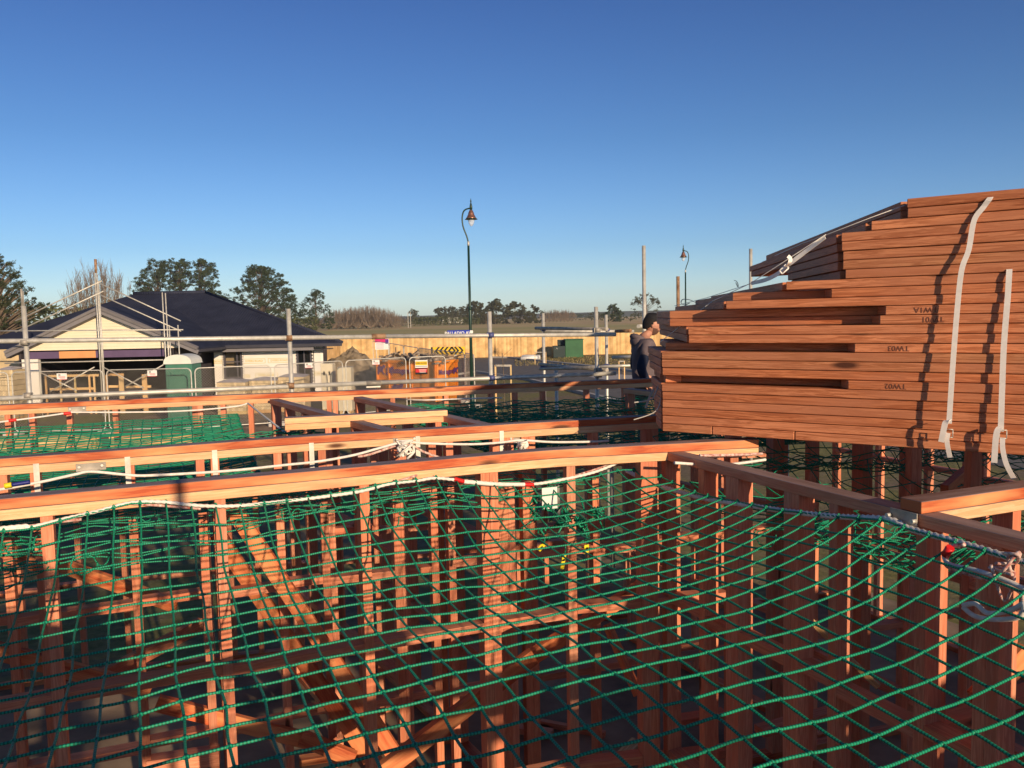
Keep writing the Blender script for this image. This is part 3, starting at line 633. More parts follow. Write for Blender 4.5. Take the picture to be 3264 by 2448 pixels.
def text_mesh(txt, size, origin, xdir, ydir, m, parent=None, name="lettering", extrude=.001, bold=0, align='CENTER'):
    cu = D_.curves.new("txt", 'FONT'); cu.body = txt; cu.size = size; cu.extrude = extrude; cu.align_x = align; cu.align_y = 'CENTER'; cu.offset = bold; cu.resolution_u = 3
    o = D_.objects.new("txt", cu); C.scene.collection.objects.link(o); C.view_layer.update()
    me = D_.meshes.new_from_object(o.evaluated_get(C.evaluated_depsgraph_get())); D_.objects.remove(o); D_.curves.remove(cu)
    x = Vector(xdir).normalized(); y = Vector(ydir).normalized(); z = x.cross(y); mt = Matrix(((x.x, y.x, z.x, origin[0]), (x.y, y.y, z.y, origin[1]), (x.z, y.z, z.z, origin[2]), (0, 0, 0, 1)))
    org = Vector(root_loc(parent)) if parent else Vector(origin)
    me.transform(Matrix.Translation(-org) @ mt); me.materials.clear(); me.materials.append(m)
    ob = D_.objects.new(name, me); C.scene.collection.objects.link(ob)
    if parent: ob.parent = parent
    else: ob.location = org
    return ob
writing = {6: ("TW02", 1500), 10: ("TW03", 1510), 13: ("TW01", 1700), 14: ("TW1A", 1660)}
rt = random.Random(3)
for i, cxp in enumerate(rows):
    z = ZS + HR * i + HR / 2; h = .0418
    rec = cxp < 0
    s0 = tpx(c6(abs(cxp))); off = rt.uniform(-.007, .007) + (0 if i < 18 else .0)
    tilt = 0
    P = lambda s_, n_: TA + TD * s_ + TN * n_ + Vector((0, 0, z))
    root = thing("roof_truss", tuple(P(s0, .045)), "reddish brown roof truss lying flat, %s layer of the strapped stack counted from the bottom" % ordn[i], "roof truss", "roof trusses strapped in one stack")
    # bottom chord: the lit long face
    if i == 0:
        cuts = [tpx(c6(470)), tpx(c6(935))]
        prev = s0
        for cc in cuts + [s0 + LT]:
            MB().beam(P(prev + .002, .045 + off), P(cc - .003, .045 + off), .088, h).build("bottom_chord", M['truss'], root, bevel=.003); prev = cc
    else:
        MB().beam(P(s0, .045 + off), P(s0 + LT, .045 + off), .09, h, cut0=.0 if not rec else .028).build("bottom_chord", M['truss'], root, bevel=.003)
    if rec:                                                # set back chord of the same layer, left of the lit piece
        s1 = tpx(c6(gapx[i])); MB().beam(P(s1 - .10, .165), P(s0 + .1, .165), .09, h).build("inner_chord", M['truss'], root, bevel=.003)
        base_s, base_n = s1, .14
    else: base_s, base_n = s0, .09
    # end member running away from the viewer
    lnv = {10: .6, 11: 2.0, 12: 2.0, 13: 1.2, 14: 1.2, 15: 2.8, 16: 2.4, 17: 3.4, 18: 1.2, 19: 1.25, 20: 1.3, 21: 2.75, 22: 2.8, 23: 3.0, 24: 3.6, 25: 3.7}
    if i < 10: e = Vector((.067, 1, 0)).normalized(); ln = .28 + .055 * i
    else: e = Vector((.10 if i < 16 else .127, 1, 0)).normalized(); ln = lnv[i]
    side = Vector((e.y, -e.x, 0))                          # outward = -side
    st0 = P(base_s, base_n if not rec else .12) + Vector((0, 0, 0))
    q0 = TA + TD * base_s + Vector((0, 0, z)) + side * .045 + e * .06
    if i >= 10: q0 = TA + TD * base_s + Vector((0, 0, z)) + side * .046 + e * (.10 if not rec else .34)
    MB().beam(q0, q0 + e * ln, .09, h).build("top_chord", M['truss'], root, bevel=.003)
    # webs and the other chord close the triangle
    tip = q0 + e * ln
    MB().beam(tip + side * .05, P(s0 + LT * .93, .12), .09, h).build("rear_chord", M['truss'], root, bevel=.002)
    for f_ in (.1, .22, .34, .46, .58, .7):
        MB().beam(P(s0 + LT * f_, .1), tip.lerp(P(s0 + LT * .93, .12), f_ * .8), .07, h * .95).build("web", M['truss'], root)
    if i in writing:
        txt, wx = writing[i]; sw = tpx(c6(wx)); p = TA + TD * sw + TN * (off - .0016) + Vector((0, 0, z))
        text_mesh(txt, .036, p, -TD, (0, 0, -1), M['pencil'], root, "handwriting", .0004)
# bearer blocks under the stack
for j, (px, lb) in enumerate(((2300, "left"), (2900, "right"))):
    s_ = tpx(px) ; a = TA + TD * s_ + TN * .25
# straps
def ribbon(pts, wvec, wd, th=.0015):
    q = MB(); P = smooth_pl([Vector(p) for p in pts], 6); rings = []
    for i, p in enumerate(P):
        d = (P[min(i + 1, len(P) - 1)] - P[max(i - 1, 0)]).normalized(); wv = Vector(wvec) if not callable(wvec) else wvec(i / len(P)); wv = (wv - d * wv.dot(d)).normalized(); n_ = d.cross(wv)
        rings.append(q.add([p - wv * wd / 2 - n_ * th, p + wv * wd / 2 - n_ * th, p + wv * wd / 2 + n_ * th, p - wv * wd / 2 + n_ * th]))
    L = 0
    for i in range(len(P) - 1):
        for k_ in range(4):
            k2 = (k_ + 1) % 4; q.face([rings[i] + k_, rings[i] + k2, rings[i + 1] + k2, rings[i + 1] + k_], None, .5, 0, False)
    q.face([rings[0] + e for e in (3, 2, 1, 0)]); q.face([rings[-1] + e for e in range(4)])
    return q
def onface(x, y, off): return onpl(x, y, TA - TN * off, TN)
ztop = ZS + 26 * HR
r_ = thing("tie_strap", tuple(onface(3025, 1345, .03)), "long white strap over the whole height of the truss stack", "strap", "white tie-down straps round the truss stack")
ribbon([onface(3157, 624, -.10) + Vector((0, 0, .004)), onface(3157, 629, .006), onface(3135, 660, .01), onface(3105, 703, .015), onface(3088, 795, .03), onface(3065, 863, .045), onface(3050, 1000, .05), onface(3036, 1180, .065), onface(3025, 1350, .07)], TD, .022).build("webbing", M['strap'], r_)
ribbon([onface(3030, 1338, .06), onface(3015, 1345, .075), onface(3008, 1370, .08), onface(3000, 1409, .075)], TD + Vector((0, 0, .3)), .024).build("strap_tail", M['strap'], r_)
ribbon([onface(3022, 1380, .06), onface(3018, 1400, .065), onface(3022, 1430, .06), onface(3028, 1458, .05)], TD, .020).build("strap_tail", M['strap'], r_)
def buckle(x, y, off, par):
    c = onface(x, y, off); q = MB(); a = .014
    for dx0, dz0, dx1, dz1 in ((-a, -a * 1.3, a, -a * 1.3), (a, -a * 1.3, a, a * 1.3), (a, a * 1.3, -a, a * 1.3), (-a, a * 1.3, -a, -a * 1.3)):
        q.tube([c + TD * dx0 + Vector((0, 0, dz0)), c + TD * dx1 + Vector((0, 0, dz1))], .0022, 6)
    q.build("buckle", M['galv'], par)
buckle(3026, 1381, .06, r_)
r_ = thing("tie_strap", tuple(onface(3190, 1370, .03)), "shorter white strap near the right edge of the truss stack, with a curled tail", "strap", "white tie-down straps round the truss stack")
ribbon([onface(3218, 858, -.03), onface(3217, 866, .008), onface(3212, 950, .02), onface(3200, 1100, .03), onface(3194, 1250, .035), onface(3190, 1375, .04)], TD, .023).build("webbing", M['strap'], r_)
ribbon([onface(3190, 1362, .05), onface(3180, 1372, .06), onface(3174, 1400, .06), onface(3169, 1475, .055)], TD, .024).build("strap_tail", M['strap'], r_)
ribbon([onface(3196, 1395, .055), onface(3196, 1430, .06), onface(3208, 1480, .06), onface(3232, 1526, .05)], TD, .020).build("strap_tail", M['strap'], r_)
buckle(3197, 1384, .055, r_)
# back strap with buckle, thin lines
def tz(x, y, d): return at(x, y, d)
r_ = thing("tie_strap", tuple(tz(2495, 855, 4.3)), "white strap with an open buckle across the grey ends of the upper trusses", "strap", "white tie-down straps round the truss stack")
ribbon([tz(2630, 755, 4.12), tz(2570, 800, 4.2), tz(2520, 838, 4.25), tz(2500, 853, 4.3), tz(2480, 872, 4.4), tz(2440, 892, 4.7), tz(2395, 903, 5.2)], (0, .3, 1), .022).build("webbing", M['strap'], r_)
ribbon([tz(2505, 850, 4.24), tz(2516, 838, 4.2), tz(2519, 825, 4.2), tz(2511, 816, 4.2)], (1, .2, .1), .02).build("strap_tail", M['strap'], r_)
q = MB(); c = tz(2497, 855, 4.25)
for a, b in (((-.02, -.012), (.012, .018)), ((.012, .018), (.026, .0)), ((.026, 0), (-.006, -.028)), ((-.006, -.028), (-.02, -.012))): q.tube([c + Vector((a[0], 0, a[1])), c + Vector((b[0], 0, b[1]))], .004, 6)
q.build("buckle", M['white'], r_)
r_ = thing("cord", tuple(tz(2300, 930, 4.6)), "thin white cord running down the slanted left side of the truss stack", "cord")
q = MB(); q.tube([tz(2890, 652, 4.0), tz(2780, 692, 4.1), tz(2630, 750, 4.15), tz(2560, 775, 4.6), tz(2470, 815, 5.5)], .0022, 5); q.tube([tz(2632, 748, 4.1), tz(2392, 903, 4.6), tz(2270, 960, 4.9), tz(2103, 1091, 4.85)], .0022, 5)
q.tube([tz(2390, 905, 5.2), tz(2250, 950, 5.6), tz(2150, 975, 6.0)], .002, 5); q.build("cord_strand", M['white'], r_)
r_ = thing("packing_band", tuple(tz(2080, 1290, 5.0)), "loose white packing band curling out of the left end of the truss stack", "band")
ribbon([tz(2100, 1225, 4.9), tz(2085, 1262, 4.9), tz(2070, 1275, 4.9), tz(2022, 1283, 4.9)], (0, .4, 1), .007).build("band_strip", M['kerb'], r_)
ribbon([tz(2085, 1240, 4.9), tz(2072, 1262, 4.9), tz(2058, 1300, 4.9)], (1, 0, .2), .012).build("band_strip", M['kerb'], r_)
ribbon([tz(2106, 1270, 4.75), tz(2098, 1300, 4.75), tz(2075, 1320, 4.75), tz(2020, 1338, 4.75)], (0, .4, 1), .005).build("band_strip", M['kerb'], r_)
r_ = thing("packing_band", tuple(tz(2190, 965, 6.0)), "dark curled packing band standing on the stack in front of the far lamp post", "band")
ribbon([tz(2230, 975, 6.0), tz(2205, 958, 6.0), tz(2178, 954, 6.0), tz(2171, 965, 6.0), tz(2182, 972, 6.0), tz(2198, 966, 6.0)], (0, 1, .2), .012).build("band_strip", M['galv_old'], r_)
ribbon([tz(2345, 900, 5.6), tz(2352, 915, 5.6), tz(2352, 905, 5.6), tz(2347, 896, 5.6), tz(2340, 894, 5.6)], (0, 1, .2), .010).build("band_strip", M['galv_old'], r_)

# ---------------------------------------------------------------- scaffold along the far wall
L0 = Vector((-5.12, 8.44, 0)); L1 = Vector((-.11, 9.69, 0)); LD = (L1 - L0).normalized(); LN = Vector((-LD.y, LD.x, 0))
def onL(x, y, off=0): return onpl(x, y, L0 + LN * off, LN)
sc = thing("scaffold", tuple(onL(920, 1100) * 1 - Vector((0, 0, onL(920, 1100).z))), "galvanised tube scaffold with two long handrails beyond the farthest timber wall", "scaffold")
def tube(nm, a, b, m='galv', r=.0242, par=None, n=14):
    return MB().tube([a, a.lerp(b, .5), b], r, n).build(nm, M[m], par or sc)
up = onL(-500, 1096); 
tube("handrail", onL(-700, 1096, -.05), onL(1215, 1073, -.05)); tube("handrail", onL(1225, 1072, -.05), onL(1962, 1066, -.05))
tube("handrail", onL(-700, 1300, -.05), onL(1180, 1221, -.05)); tube("handrail", onL(1180, 1221, -.05), onL(1962, 1190, -.05))
# joint sleeves
a = onL(1185, 1073, -.05); b = onL(1228, 1072, -.05); tube("sleeve", a, b, 'rust', .031); a = onL(1168, 1222, -.05); b = onL(1215, 1220, -.05); tube("sleeve", a, b, 'galv_old', .03)
MB().box(onL(1190, 1231, -.02), (.16, .03, .035), LD).build("sleeve_clamp", M['galv'], sc, bevel=.004)
def standard(px, py, off, m='galv', zb=0.0, r=.0242, px1=None, two=False):
    p = onL(px, py, off); b = Vector((p.x, p.y, zb)); 
    o = tube("standard", b, p, m, r)
    if two: tube("standard_spigot", Vector((p.x - .01, p.y, p.z)), Vector((p.x - .012, p.y, p.z + .17)), 'galv_old', .012)
    MB().box(b + Vector((0, 0, .006)), (.15, .15, .012)).build("base_plate", M['galv_old'], sc)
    return p
def coupler(p, col='galv_old'):
    q = MB(); q.tube([p + Vector((0, 0, -.03)), p + Vector((0, 0, .03))], .033, 10); q.beam(p + LD * -.02 - LN * .06, p + LD * -.02 + LN * .01, .05, .05); q.tube([p + LD * .03 - LN * .055, p + LD * .055 - LN * .055], .009, 6)
    q.tube([p - LN * .05 - LD * .03, p - LN * .05 + LD * .03], .032, 10); q.build("coupler", M[col], sc)
for px, py, two, mm in ((75, 975, True, 'galv'), (919, 984, False, 'galv'), (1560, 993, False, 'galv')):
    p = standard(px, py, 0, mm, two=two)
    for yy in (3.27, None):
        if yy: z_ = onL(px, 1092 - .0155 * px if px < 1300 else 1068, -.05).z
        else: z_ = onL(px, 1265 - .0385 * px, -.05).z
        coupler(Vector((p.x, p.y, z_)), 'rust' if px == 919 else ('blue_steel' if px > 1500 else 'galv_old'))
# return bay at the right end
p19 = onL(1900, 978, .55); b19 = Vector((p19.x, p19.y, 0)); tube("standard", b19, p19)
k17 = at(1731, 998, 13.4); tube("standard", Vector((k17.x, k17.y, 0)), k17); k19 = at(1932, 1003, 13.6); tube("standard", Vector((k19.x, k19.y, 0)), k19)
def z_at(p, px, py): return at(px, py, p.y).z
for (xa, ya), (xb, yb) in (((1708, 1046), (1935, 1049)), ((1722, 1161), (1935, 1180)), ((1722, 1176), (1905, 1171))):
    tube("transom", at(xa, ya, 13.3), at(xb, yb, 11.2), 'galv_old')
tube("transom", at(1736, 1055, 13.35), at(2020, 1056, 13.5), 'galv'); tube("transom", at(1905, 1169, 13.2), at(2060, 1163, 13.2), 'galv')
tube("transom", at(1952, 1139, 12.4), at(2080, 1135, 12.0), 'galv'); tube("guard_pipe", at(1963, 1056, 13.0), at(2010, 1054, 12.6), 'rust')
tube("transom", at(2035, 1040, 10.7), at(2110, 1034, 12.5), 'galv')
for px, py, D in ((1731, 1048, 13.3), (1731, 1168, 13.3), (1932, 1052, 13.5), (1932, 1166, 13.3)):
    coupler(at(px, py, D), 'blue_steel')
for px, py in ((1900, 1052), (1900, 1062), (1905, 1180), (1905, 1195)): coupler(onL(px, py, .55), 'galv_old')
def pole(px, py, D, m='galv'): p = at(px, py, D); return tube("standard", Vector((p.x, p.y, 0)), p, m)
pole(2052, 783, 10.9); pole(2161, 881, 12.2, 'rust'); pole(2393, 793, 12.2); 
k = at(1773, 1180, 12.0); tube("standard", Vector((k.x, k.y, 0)), k)
# working platform the man stands on
PZ = 1.63
pf0 = at(1950, 1200, 10.6); pf1 = at(2700, 1200, 12.6); pd_ = (Vector((pf1.x, pf1.y, 0)) - Vector((pf0.x, pf0.y, 0))).normalized(); pn_ = Vector((-pd_.y, pd_.x, 0))
for j in range(3):
    a = Vector((pf0.x, pf0.y, PZ)) + pn_ * (-.25 + .235 * j); MB().beam(a, a + pd_ * 3.9, .225, .035).build("scaffold_plank", M['yellow'], sc)
for d_ in (.3, 1.9, 3.5):
    a = Vector((pf0.x, pf0.y, PZ - .045)) + pd_ * d_; tube("putlog", a - pn_ * .45, a + pn_ * .45, 'galv_old')
    for sg in (-.45, .45):
        b = a + pn_ * sg; tube("standard", Vector((b.x, b.y, 0)), b + Vector((0, 0, .03)), 'galv_old')
# ---------------------------------------------------------------- street lamps
def up_(p, z): return Vector((p.x, p.y, z))
def lamp(base, H, sgn, label, lean=0):
    r_ = thing("street_lamp", tuple(base), label, "street lamp", "heritage street lamps with copper shades")
    b = Vector(base); X = Vector((1, 0, 0)); J = H * .815
    q = MB(); q.tube([b, b + Vector((0, 0, J * .55)), b + Vector((0, 0, J))], .06, 12, rs=[.07, .05, .04]); q.tube([b + Vector((0, 0, J * .62)), b + Vector((0, 0, J * .64))], .058, 12); q.tube([b, b + Vector((0, 0, .9))], .09, 12); q.build("post", M['green_pole'], r_)
    # swan neck: up and out to one side, over the top and back
    h = H - J; pts = [(0, 0), (-.01, .12), (-.05, .26), (-.13, .46), (-.16, .62), (-.155, .76), (-.12, .87), (-.05, .93), (.06, .955), (.10, .955)]
    P = smooth_pl([b + X * (-sgn * -1 * x * h * .9) * 1.0 + Vector((0, 0, J + z * h)) for x, z in pts], 4)
    MB().tube(P, .026, 10).build("swan_neck", M['green_pole'], r_)
    MB().tube([b + Vector((0, 0, J - .02)), b + Vector((0, 0, J + .14))], .04, 10).build("joint_collar", M['galv'], r_)
    c = P[-1]
    q = MB(); q.lathe([(.0, .42), (.012, .36), (.03, .30), (.015, .27), (.03, .22), (.05, .12), (.05, .02), (.02, .0)], c - Vector((0, 0, .06)), 12); q.build("finial", M['green_pole'], r_)
    q = MB(); q.lathe([(.04, -.06), (.07, -.08), (.08, -.13), (.10, -.15), (.105, -.20), (.13, -.25), (.155, -.30), (.18, -.335), (.185, -.35), (.08, -.35)], c, 24); q.build("lamp_shade", M['copper'], r_)
    q = MB(); q.lathe([(.185, -.35), (.22, -.375), (.225, -.385), (.12, -.375)], c, 24); q.build("shade_rim", M['green_pole'], r_)
    q = MB(); q.lathe([(.115, -.38), (.115, -.42), (.095, -.52), (.05, -.60), (.0, -.63)], c, 18); q.build("glass_globe", M['globe'], r_)
    return r_
m, t, b_ = mat("lamp_globe_glass"); b_.inputs["Base Color"].default_value = (.8, .85, .88, 1); b_.inputs["Roughness"].default_value = .18; b_.inputs["Alpha"].default_value = .45; M['globe'] = m
p = at(1506, 1200, 30); p1 = at(1500, 640, 30); H1 = p1.z - .25
lamp((at(1493, 780, 30).x, 30, 0), H1 + .05, 1, "taller nearer dark green street lamp with copper shade, standing against open sky")
p = at(2185, 900, 50); lamp((p.x, 50, 0), at(2170, 785, 50).z - .2, -1, "smaller farther street lamp seen over the left slope of the truss stack")
# street name sign on the near lamp
lp = Vector((at(1500, 1056, 30).x, 29.9, 0))
r_ = thing("street_sign", tuple(lp + Vector((-.4, 0, at(1462, 1066, 29.9).z))), "blue street name sign with white capitals on the near lamp post", "street sign")
c = at(1463, 1062, 29.88)
M['sign_blue'] = plain("sign_blue", (.01, .04, .42), .4, 0, .05); MB().box(c, (.82, .02, .21)).build("sign_blade", M['sign_blue'], r_, bevel=.004)
text_mesh("PALLADIO AVE", .15, c + Vector((0, -.016, 0)), (1, 0, 0), (0, 0, 1), M['white'], r_, "lettering", .001, .004)
MB().box(c + Vector((.44, 0, .04)), (.1, .06, .1)).build("bracket", M['white'], r_)

# ---------------------------------------------------------------- fences
M['paling'] = plain("pine_paling", (.74, .46, .19), .8, 0, .25, 1.6, c2=(.84, .57, .27), tintvar=True, spec=.2)
def paling_fence(A, B, H, label, pw=.15):
    r_ = thing("timber_fence", tuple((A + B) / 2), label, "fence", "new paling fences behind the road")
    d = (B - A); L = d.length; d.normalize(); n = Vector((d.y, -d.x, 0)); q = MB(); k = int(L / pw)
    for i in range(k):
        p = A + d * ((i + .5) * pw) + n * (.012 if i % 2 else 0); q.beam(p, p + Vector((0, 0, H + rnd.uniform(-.015, .015))), pw * (.94 if i % 2 else 1.06), .018, up=-n if False else n.cross(Vector((0, 0, 1))).cross(Vector((0, 0, 1))) * -1, tint=rnd.random())
    q.build("palings", M['paling'], r_)
    q = MB(); q.beam(A + n * -.05 + Vector((0, 0, .35)), B + n * -.05 + Vector((0, 0, .35)), .05, .09); q.build("rail", M['paling'], r_)
    q = MB(); q.beam(A + n * -.05 + Vector((0, 0, 1.5)), B + n * -.05 + Vector((0, 0, 1.5)), .05, .09); q.build("rail", M['paling'], r_)
    for i in range(int(L / 2.4)):
        p = A + d * (i * 2.4) - n * .1; MB().beam(p, p + Vector((0, 0, H - .05)), .1, .1, up=n).build("fence_post", M['paling'], r_) if i < 40 else None
    return r_
paling_fence(at(1086, 1140, 71) * 1 - Vector((0, 0, at(1086, 1140, 71).z)), up_(at(2800, 1135, 76), 0), 1.82, "long pale new timber paling fence running behind the road and the green cabinet")
paling_fence(up_(at(985, 1140, 58), 0), up_(at(1085, 1140, 68), 0), 1.85, "darker tan paling fence between the dark roofed house and the soil heap")

def temp_panel(A, B, label, H=2.0, sign=None, group="temporary mesh fence panels around the building sites", mesh=True):
    r_ = thing("fence_panel", tuple((A + B) / 2), label, "fence panel", group)
    d = (B - A); L = d.length; d.normalize(); Z = Vector((0, 0, 1)); n = Vector((d.y, -d.x, 0)); n = n if n.dot(A) < 0 else -n
    z0, z1 = .12, H; R = .14; fr = []
    for cx_, cz, a0 in ((L - .03 - R, z0 + R, -90), (L - .03 - R, z1 - R, 0), (.03 + R, z1 - R, 90), (.03 + R, z0 + R, 180)):
        for e in range(5): a = math.radians(a0 + e * 22.5); fr.append(A + d * (cx_ + R * math.cos(a)) + Z * (cz + R * math.sin(a)))
    fr.append(fr[0]); MB().tube(fr, .019, 7, caps=False).build("panel_frame", M['galv'], r_)
    if mesh:
        q = MB(); x0, x1 = .05, L - .05; zz0, zz1 = z0 + .03, z1 - .03; st_ = .085
        k0 = int((x0 - (zz1 - zz0)) / st_) - 1
        for sgn in (1, -1):
            xx = x0 - (zz1 - zz0)
            while xx < x1:
                # line x = xx + (z - zz0) (or mirrored)
                a = max(x0, xx); b = min(x1, xx + (zz1 - zz0))
                if b > a + .02:
                    za, zb = zz0 + (a - xx), zz0 + (b - xx)
                    if sgn < 0: a, b = x0 + x1 - a, x0 + x1 - b
                    q.tube([A + d * a + Z * za + n * .002 * sgn, A + d * b + Z * zb + n * .002 * sgn], .0036, 3, caps=False)
                xx += st_
        q.build("chain_link_mesh", M['galv_old'], r_)
    for s_ in (.1, L - .1):
        MB().box(A + d * s_ + Z * .06, (.5, .2, .12), n).build("foot_block", M['kerb'], r_, bevel=.02)
    return r_
M['sign_red'] = plain("sign_red", (.62, .03, .04), .45, 0, .05)
M['sign_grey'] = plain("sign_print_grey", (.38, .36, .42), .5)
M['sign_pink'] = plain("sign_magenta", (.62, .03, .16), .5, 0, .1)
M['sign_yellow'] = plain("sign_yellow", (.82, .52, .02), .5, 0, .06)
M['sign_violet'] = plain("sign_violet", (.10, .03, .25), .5)
def placard(px, py, D, w_, h_, label):
    c = at(px, py, D - .06); r_ = thing("site_placard", tuple(c), label, "placard", "small white placards on the mesh fences")
    MB().box(c, (w_, .006, h_)).build("board", M['white'], r_, bevel=.002)
    f = Vector((0, -.0055, 0)); text_mesh("H", h_ * .38, c + f + Vector((-w_ * .22, 0, h_ * .22)), (1, 0, 0), (0, 0, 1), M['black'], r_, "emblem", .0004, .004)
    q = MB()
    for k_ in range(3): q.box(c + f + Vector((w_ * .04 * k_, 0, -h_ * (.02 + .13 * k_))), (w_ * (.7 - .1 * k_), .001, h_ * .05))
    q.build("printed_lines", M['sign_red'], r_); MB().box(c + f * .7 + Vector((0, 0, -h_ * .48)), (w_, .002, h_ * .07)).build("red_edge", M['sign_red'], r_)
js = [(-250, 1192, 26.2), (30, 1182, 26.5), (333, 1180, 26.6), (614, 1170, 26.6), (868, 1157, 27.5), (1096, 1147, 29.5), (1298, 1138, 31)]
names = ["leftmost mesh fence panel in front of the pallet", "mesh fence panel left of the garage opening with a white placard", "mesh fence panel in front of the green portable toilet", "mesh fence panel between the portable toilet and the tall middle standard", "mesh fence panel in front of the white cabinets", "mesh fence panel in front of the orange skip bin's left half"]
for i, ((xa, ya, da), (xb, yb, db)) in enumerate(zip(js, js[1:])):
    A = up_(at(xa + 3, ya, da), 0); B = up_(at(xb - 3, yb, db), 0); temp_panel(A, B, names[i])
temp_panel(up_(at(1302, 1138, 31), 0), up_(at(1421, 1132, 31.5), 0), "mesh fence panel carrying the yellow and red site signs")
js2 = [(1187, 1084, 56), (1240, 1088, 50), (1286, 1095, 45), (1333, 1101, 41), (1387, 1106, 37.5), (1481, 1112, 34), (1512, 1126, 31.8)]
nm2 = ["far mesh fence panel behind the magenta and white estate board", "far mesh fence panel just right of the estate board", "far mesh fence panel left of the chevron board", "mesh fence panel meeting the left end of the chevron board", "mesh fence panel across the chevron board", "end mesh fence panel beside the near lamp post"]
for i, ((xa, ya, da), (xb, yb, db)) in enumerate(zip(js2, js2[1:])): temp_panel(up_(at(xa + 1, ya, da), 0), up_(at(xb - 1, yb, db), 0), nm2[i], mesh=i > 2)
placard(197, 1200, 26.6, .32, .2, "white placard on the mesh fence in front of the garage opening")
placard(485, 1190, 26.6, .30, .19, "white placard left of the portable toilet's roof")
placard(984, 1165, 28.4, .25, .17, "white placard below the house's right hand window")
placard(1198, 1155, 30.2, .26, .17, "white placard in front of the skip bin's left end")
# site signs on the panel
def pt(x, y, D): return at(x, y, D)
c = at(1343, 1160, 30.9); r_ = thing("site_sign", tuple(c), "yellow and white builder's sign above the red one on the mesh fence", "sign")
MB().box(c, (.46, .008, .28)).build("board", M['white'], r_, bevel=.002); MB().box(c + Vector((0, -.007, .025)), (.43, .004, .14)).build("yellow_field", M['sign_yellow'], r_)
text_mesh("DYERS ROAD", .073, c + Vector((-.02, -.011, .025)), (1, 0, 0), (0, 0, 1), M['black'], r_, "lettering", .0005, .002); MB().box(c + Vector((0, -.007, -.085)), (.43, .004, .018)).build("black_rule", M['black'], r_)
c = at(1343, 1183, 30.9); r_ = thing("site_sign", tuple(c), "black bordered red warning sign below the yellow one on the mesh fence", "sign")
MB().box(c, (.45, .008, .235)).build("board", M['black'], r_, bevel=.002); MB().box(c + Vector((0, -.007, .02)), (.42, .004, .13)).build("red_field", M['sign_red'], r_)
q = MB()
for k_ in range(3): q.box(c + Vector((.05, -.011, .05 - .045 * k_)), (.28 - .03 * k_, .001, .014))
q.lathe([(0, 0), (.02, 0)], (0, 0, 0), 10); q.build("white_print", M['white'], r_)
# estate board
c = at(1218, 1097, 56.5); r_ = thing("estate_board", tuple(up_(c, 0)), "white estate notice board with a magenta top in front of the paling fence", "sign")
MB().box(c, (.95, .02, .72)).build("board", M['white'], r_); MB().box(c + Vector((-.02, -.014, .23)), (.9, .006, .22)).build("magenta_band", M['sign_pink'], r_); MB().box(c + Vector((.33, -.018, .17)), (.22, .006, .3)).build("violet_panel", M['sign_violet'], r_)
q = MB()
for k_ in range(5): q.box(c + Vector((-.15, -.013, .05 - .08 * k_)), (.5, .002, .018))
q.build("printed_lines", M['sign_pink'], r_)
for sx in (-.4, .4): MB().tube([Vector((c.x + sx, c.y + .04, 0)), Vector((c.x + sx, c.y + .04, c.z + .3))], .03, 6).build("post", M['galv'], r_)
# chevron board
cL = at(1374, 1119, 61); cR = at(1482, 1117, 61); w_ = (cR - cL).length; c = (cL + cR) / 2; hh = .56
r_ = thing("chevron_board", tuple(up_(c, 0)), "yellow road board with black chevrons pointing both ways on white posts", "road sign")
MB().box(c, (w_, .02, hh)).build("board", M['sign_yellow'], r_)
q = MB(); y_ = c.y - .014; q.box(Vector((cL.x + .06, y_, c.z)), (.14, .004, hh))
def chev(x, dr, w0=.16):
    for sg in (1, -1): q.prism([Vector((x, y_, c.z)), Vector((x + w0, y_, c.z)), Vector((x + w0 + dr * .24, y_, c.z + sg * hh / 2)), Vector((x + dr * .24, y_, c.z + sg * hh / 2))], (0, -.003, 0))
X0 = cL.x
for f_, dr in ((.14, 1), (.27, 1), (.40, 1), (.53, 1), (.70, -1), (.80, -1), (.93, -1)):
    chev(X0 + w_ * f_ - .08, dr)
q.build("chevrons", M['black'], r_, fixn=True)
for px in (1405, 1452):
    p = at(px, 1130, 61.05); MB().box(Vector((p.x, 61.05, (p.z) / 2 + .0)), (.12, .08, p.z), None).build("post", M['white'], r_) if False else MB().beam(Vector((p.x, 61.06, 0)), Vector((p.x, 61.06, p.z + .3)), .14, .06, up=(0, 1, 0)).build("post", M['white'], r_)
# green electrical cabinet
M['cab'] = plain("cabinet_green", (.03, .12, .05), .6, 0, .15, 2); M['cab_door'] = plain("cabinet_dark_panel", (.012, .03, .03), .5)
a = at(1762, 1135, 69); b = at(1860, 1132, 69); c0 = (a + b) / 2
r_ = thing("transformer_cabinet", tuple(up_(c0, 0)), "dark green electrical cabinet with a lower side box in front of the paling fence", "cabinet")
xm = at(1802, 1130, 69).x; xl = at(1763, 1130, 69).x; xr = at(1859, 1130, 69).x; x2 = at(1780, 1130, 69).x
MB().box(Vector(((xm + xr) / 2, 69.6, .72)), (xr - xm, 1.5, 1.42)).build("cabinet_body", M['cab'], r_, bevel=.02)
MB().box(Vector(((xl + xm) / 2, 69.5, .48)), (xm - xl - .01, 1.3, .95)).build("side_box", M['cab_door'], r_, bevel=.02)
MB().box(Vector(((x2 + xm) / 2, 70.0, 1.2)), (xm - x2, .9, .46)).build("upper_box", M['cab_door'], r_, bevel=.02)
MB().box(Vector(((xm + xr) / 2, 69.6, 1.46)), (xr - xm + .1, 1.6, .05)).build("lid", M['cab'], r_, bevel=.01)
text_mesh("/!\\", .16, Vector(((xl + xm) / 2 - .2, 68.84, .75)), (1, 0, 0), (0, 0, 1), M['white'], r_, "warning_label", .001)
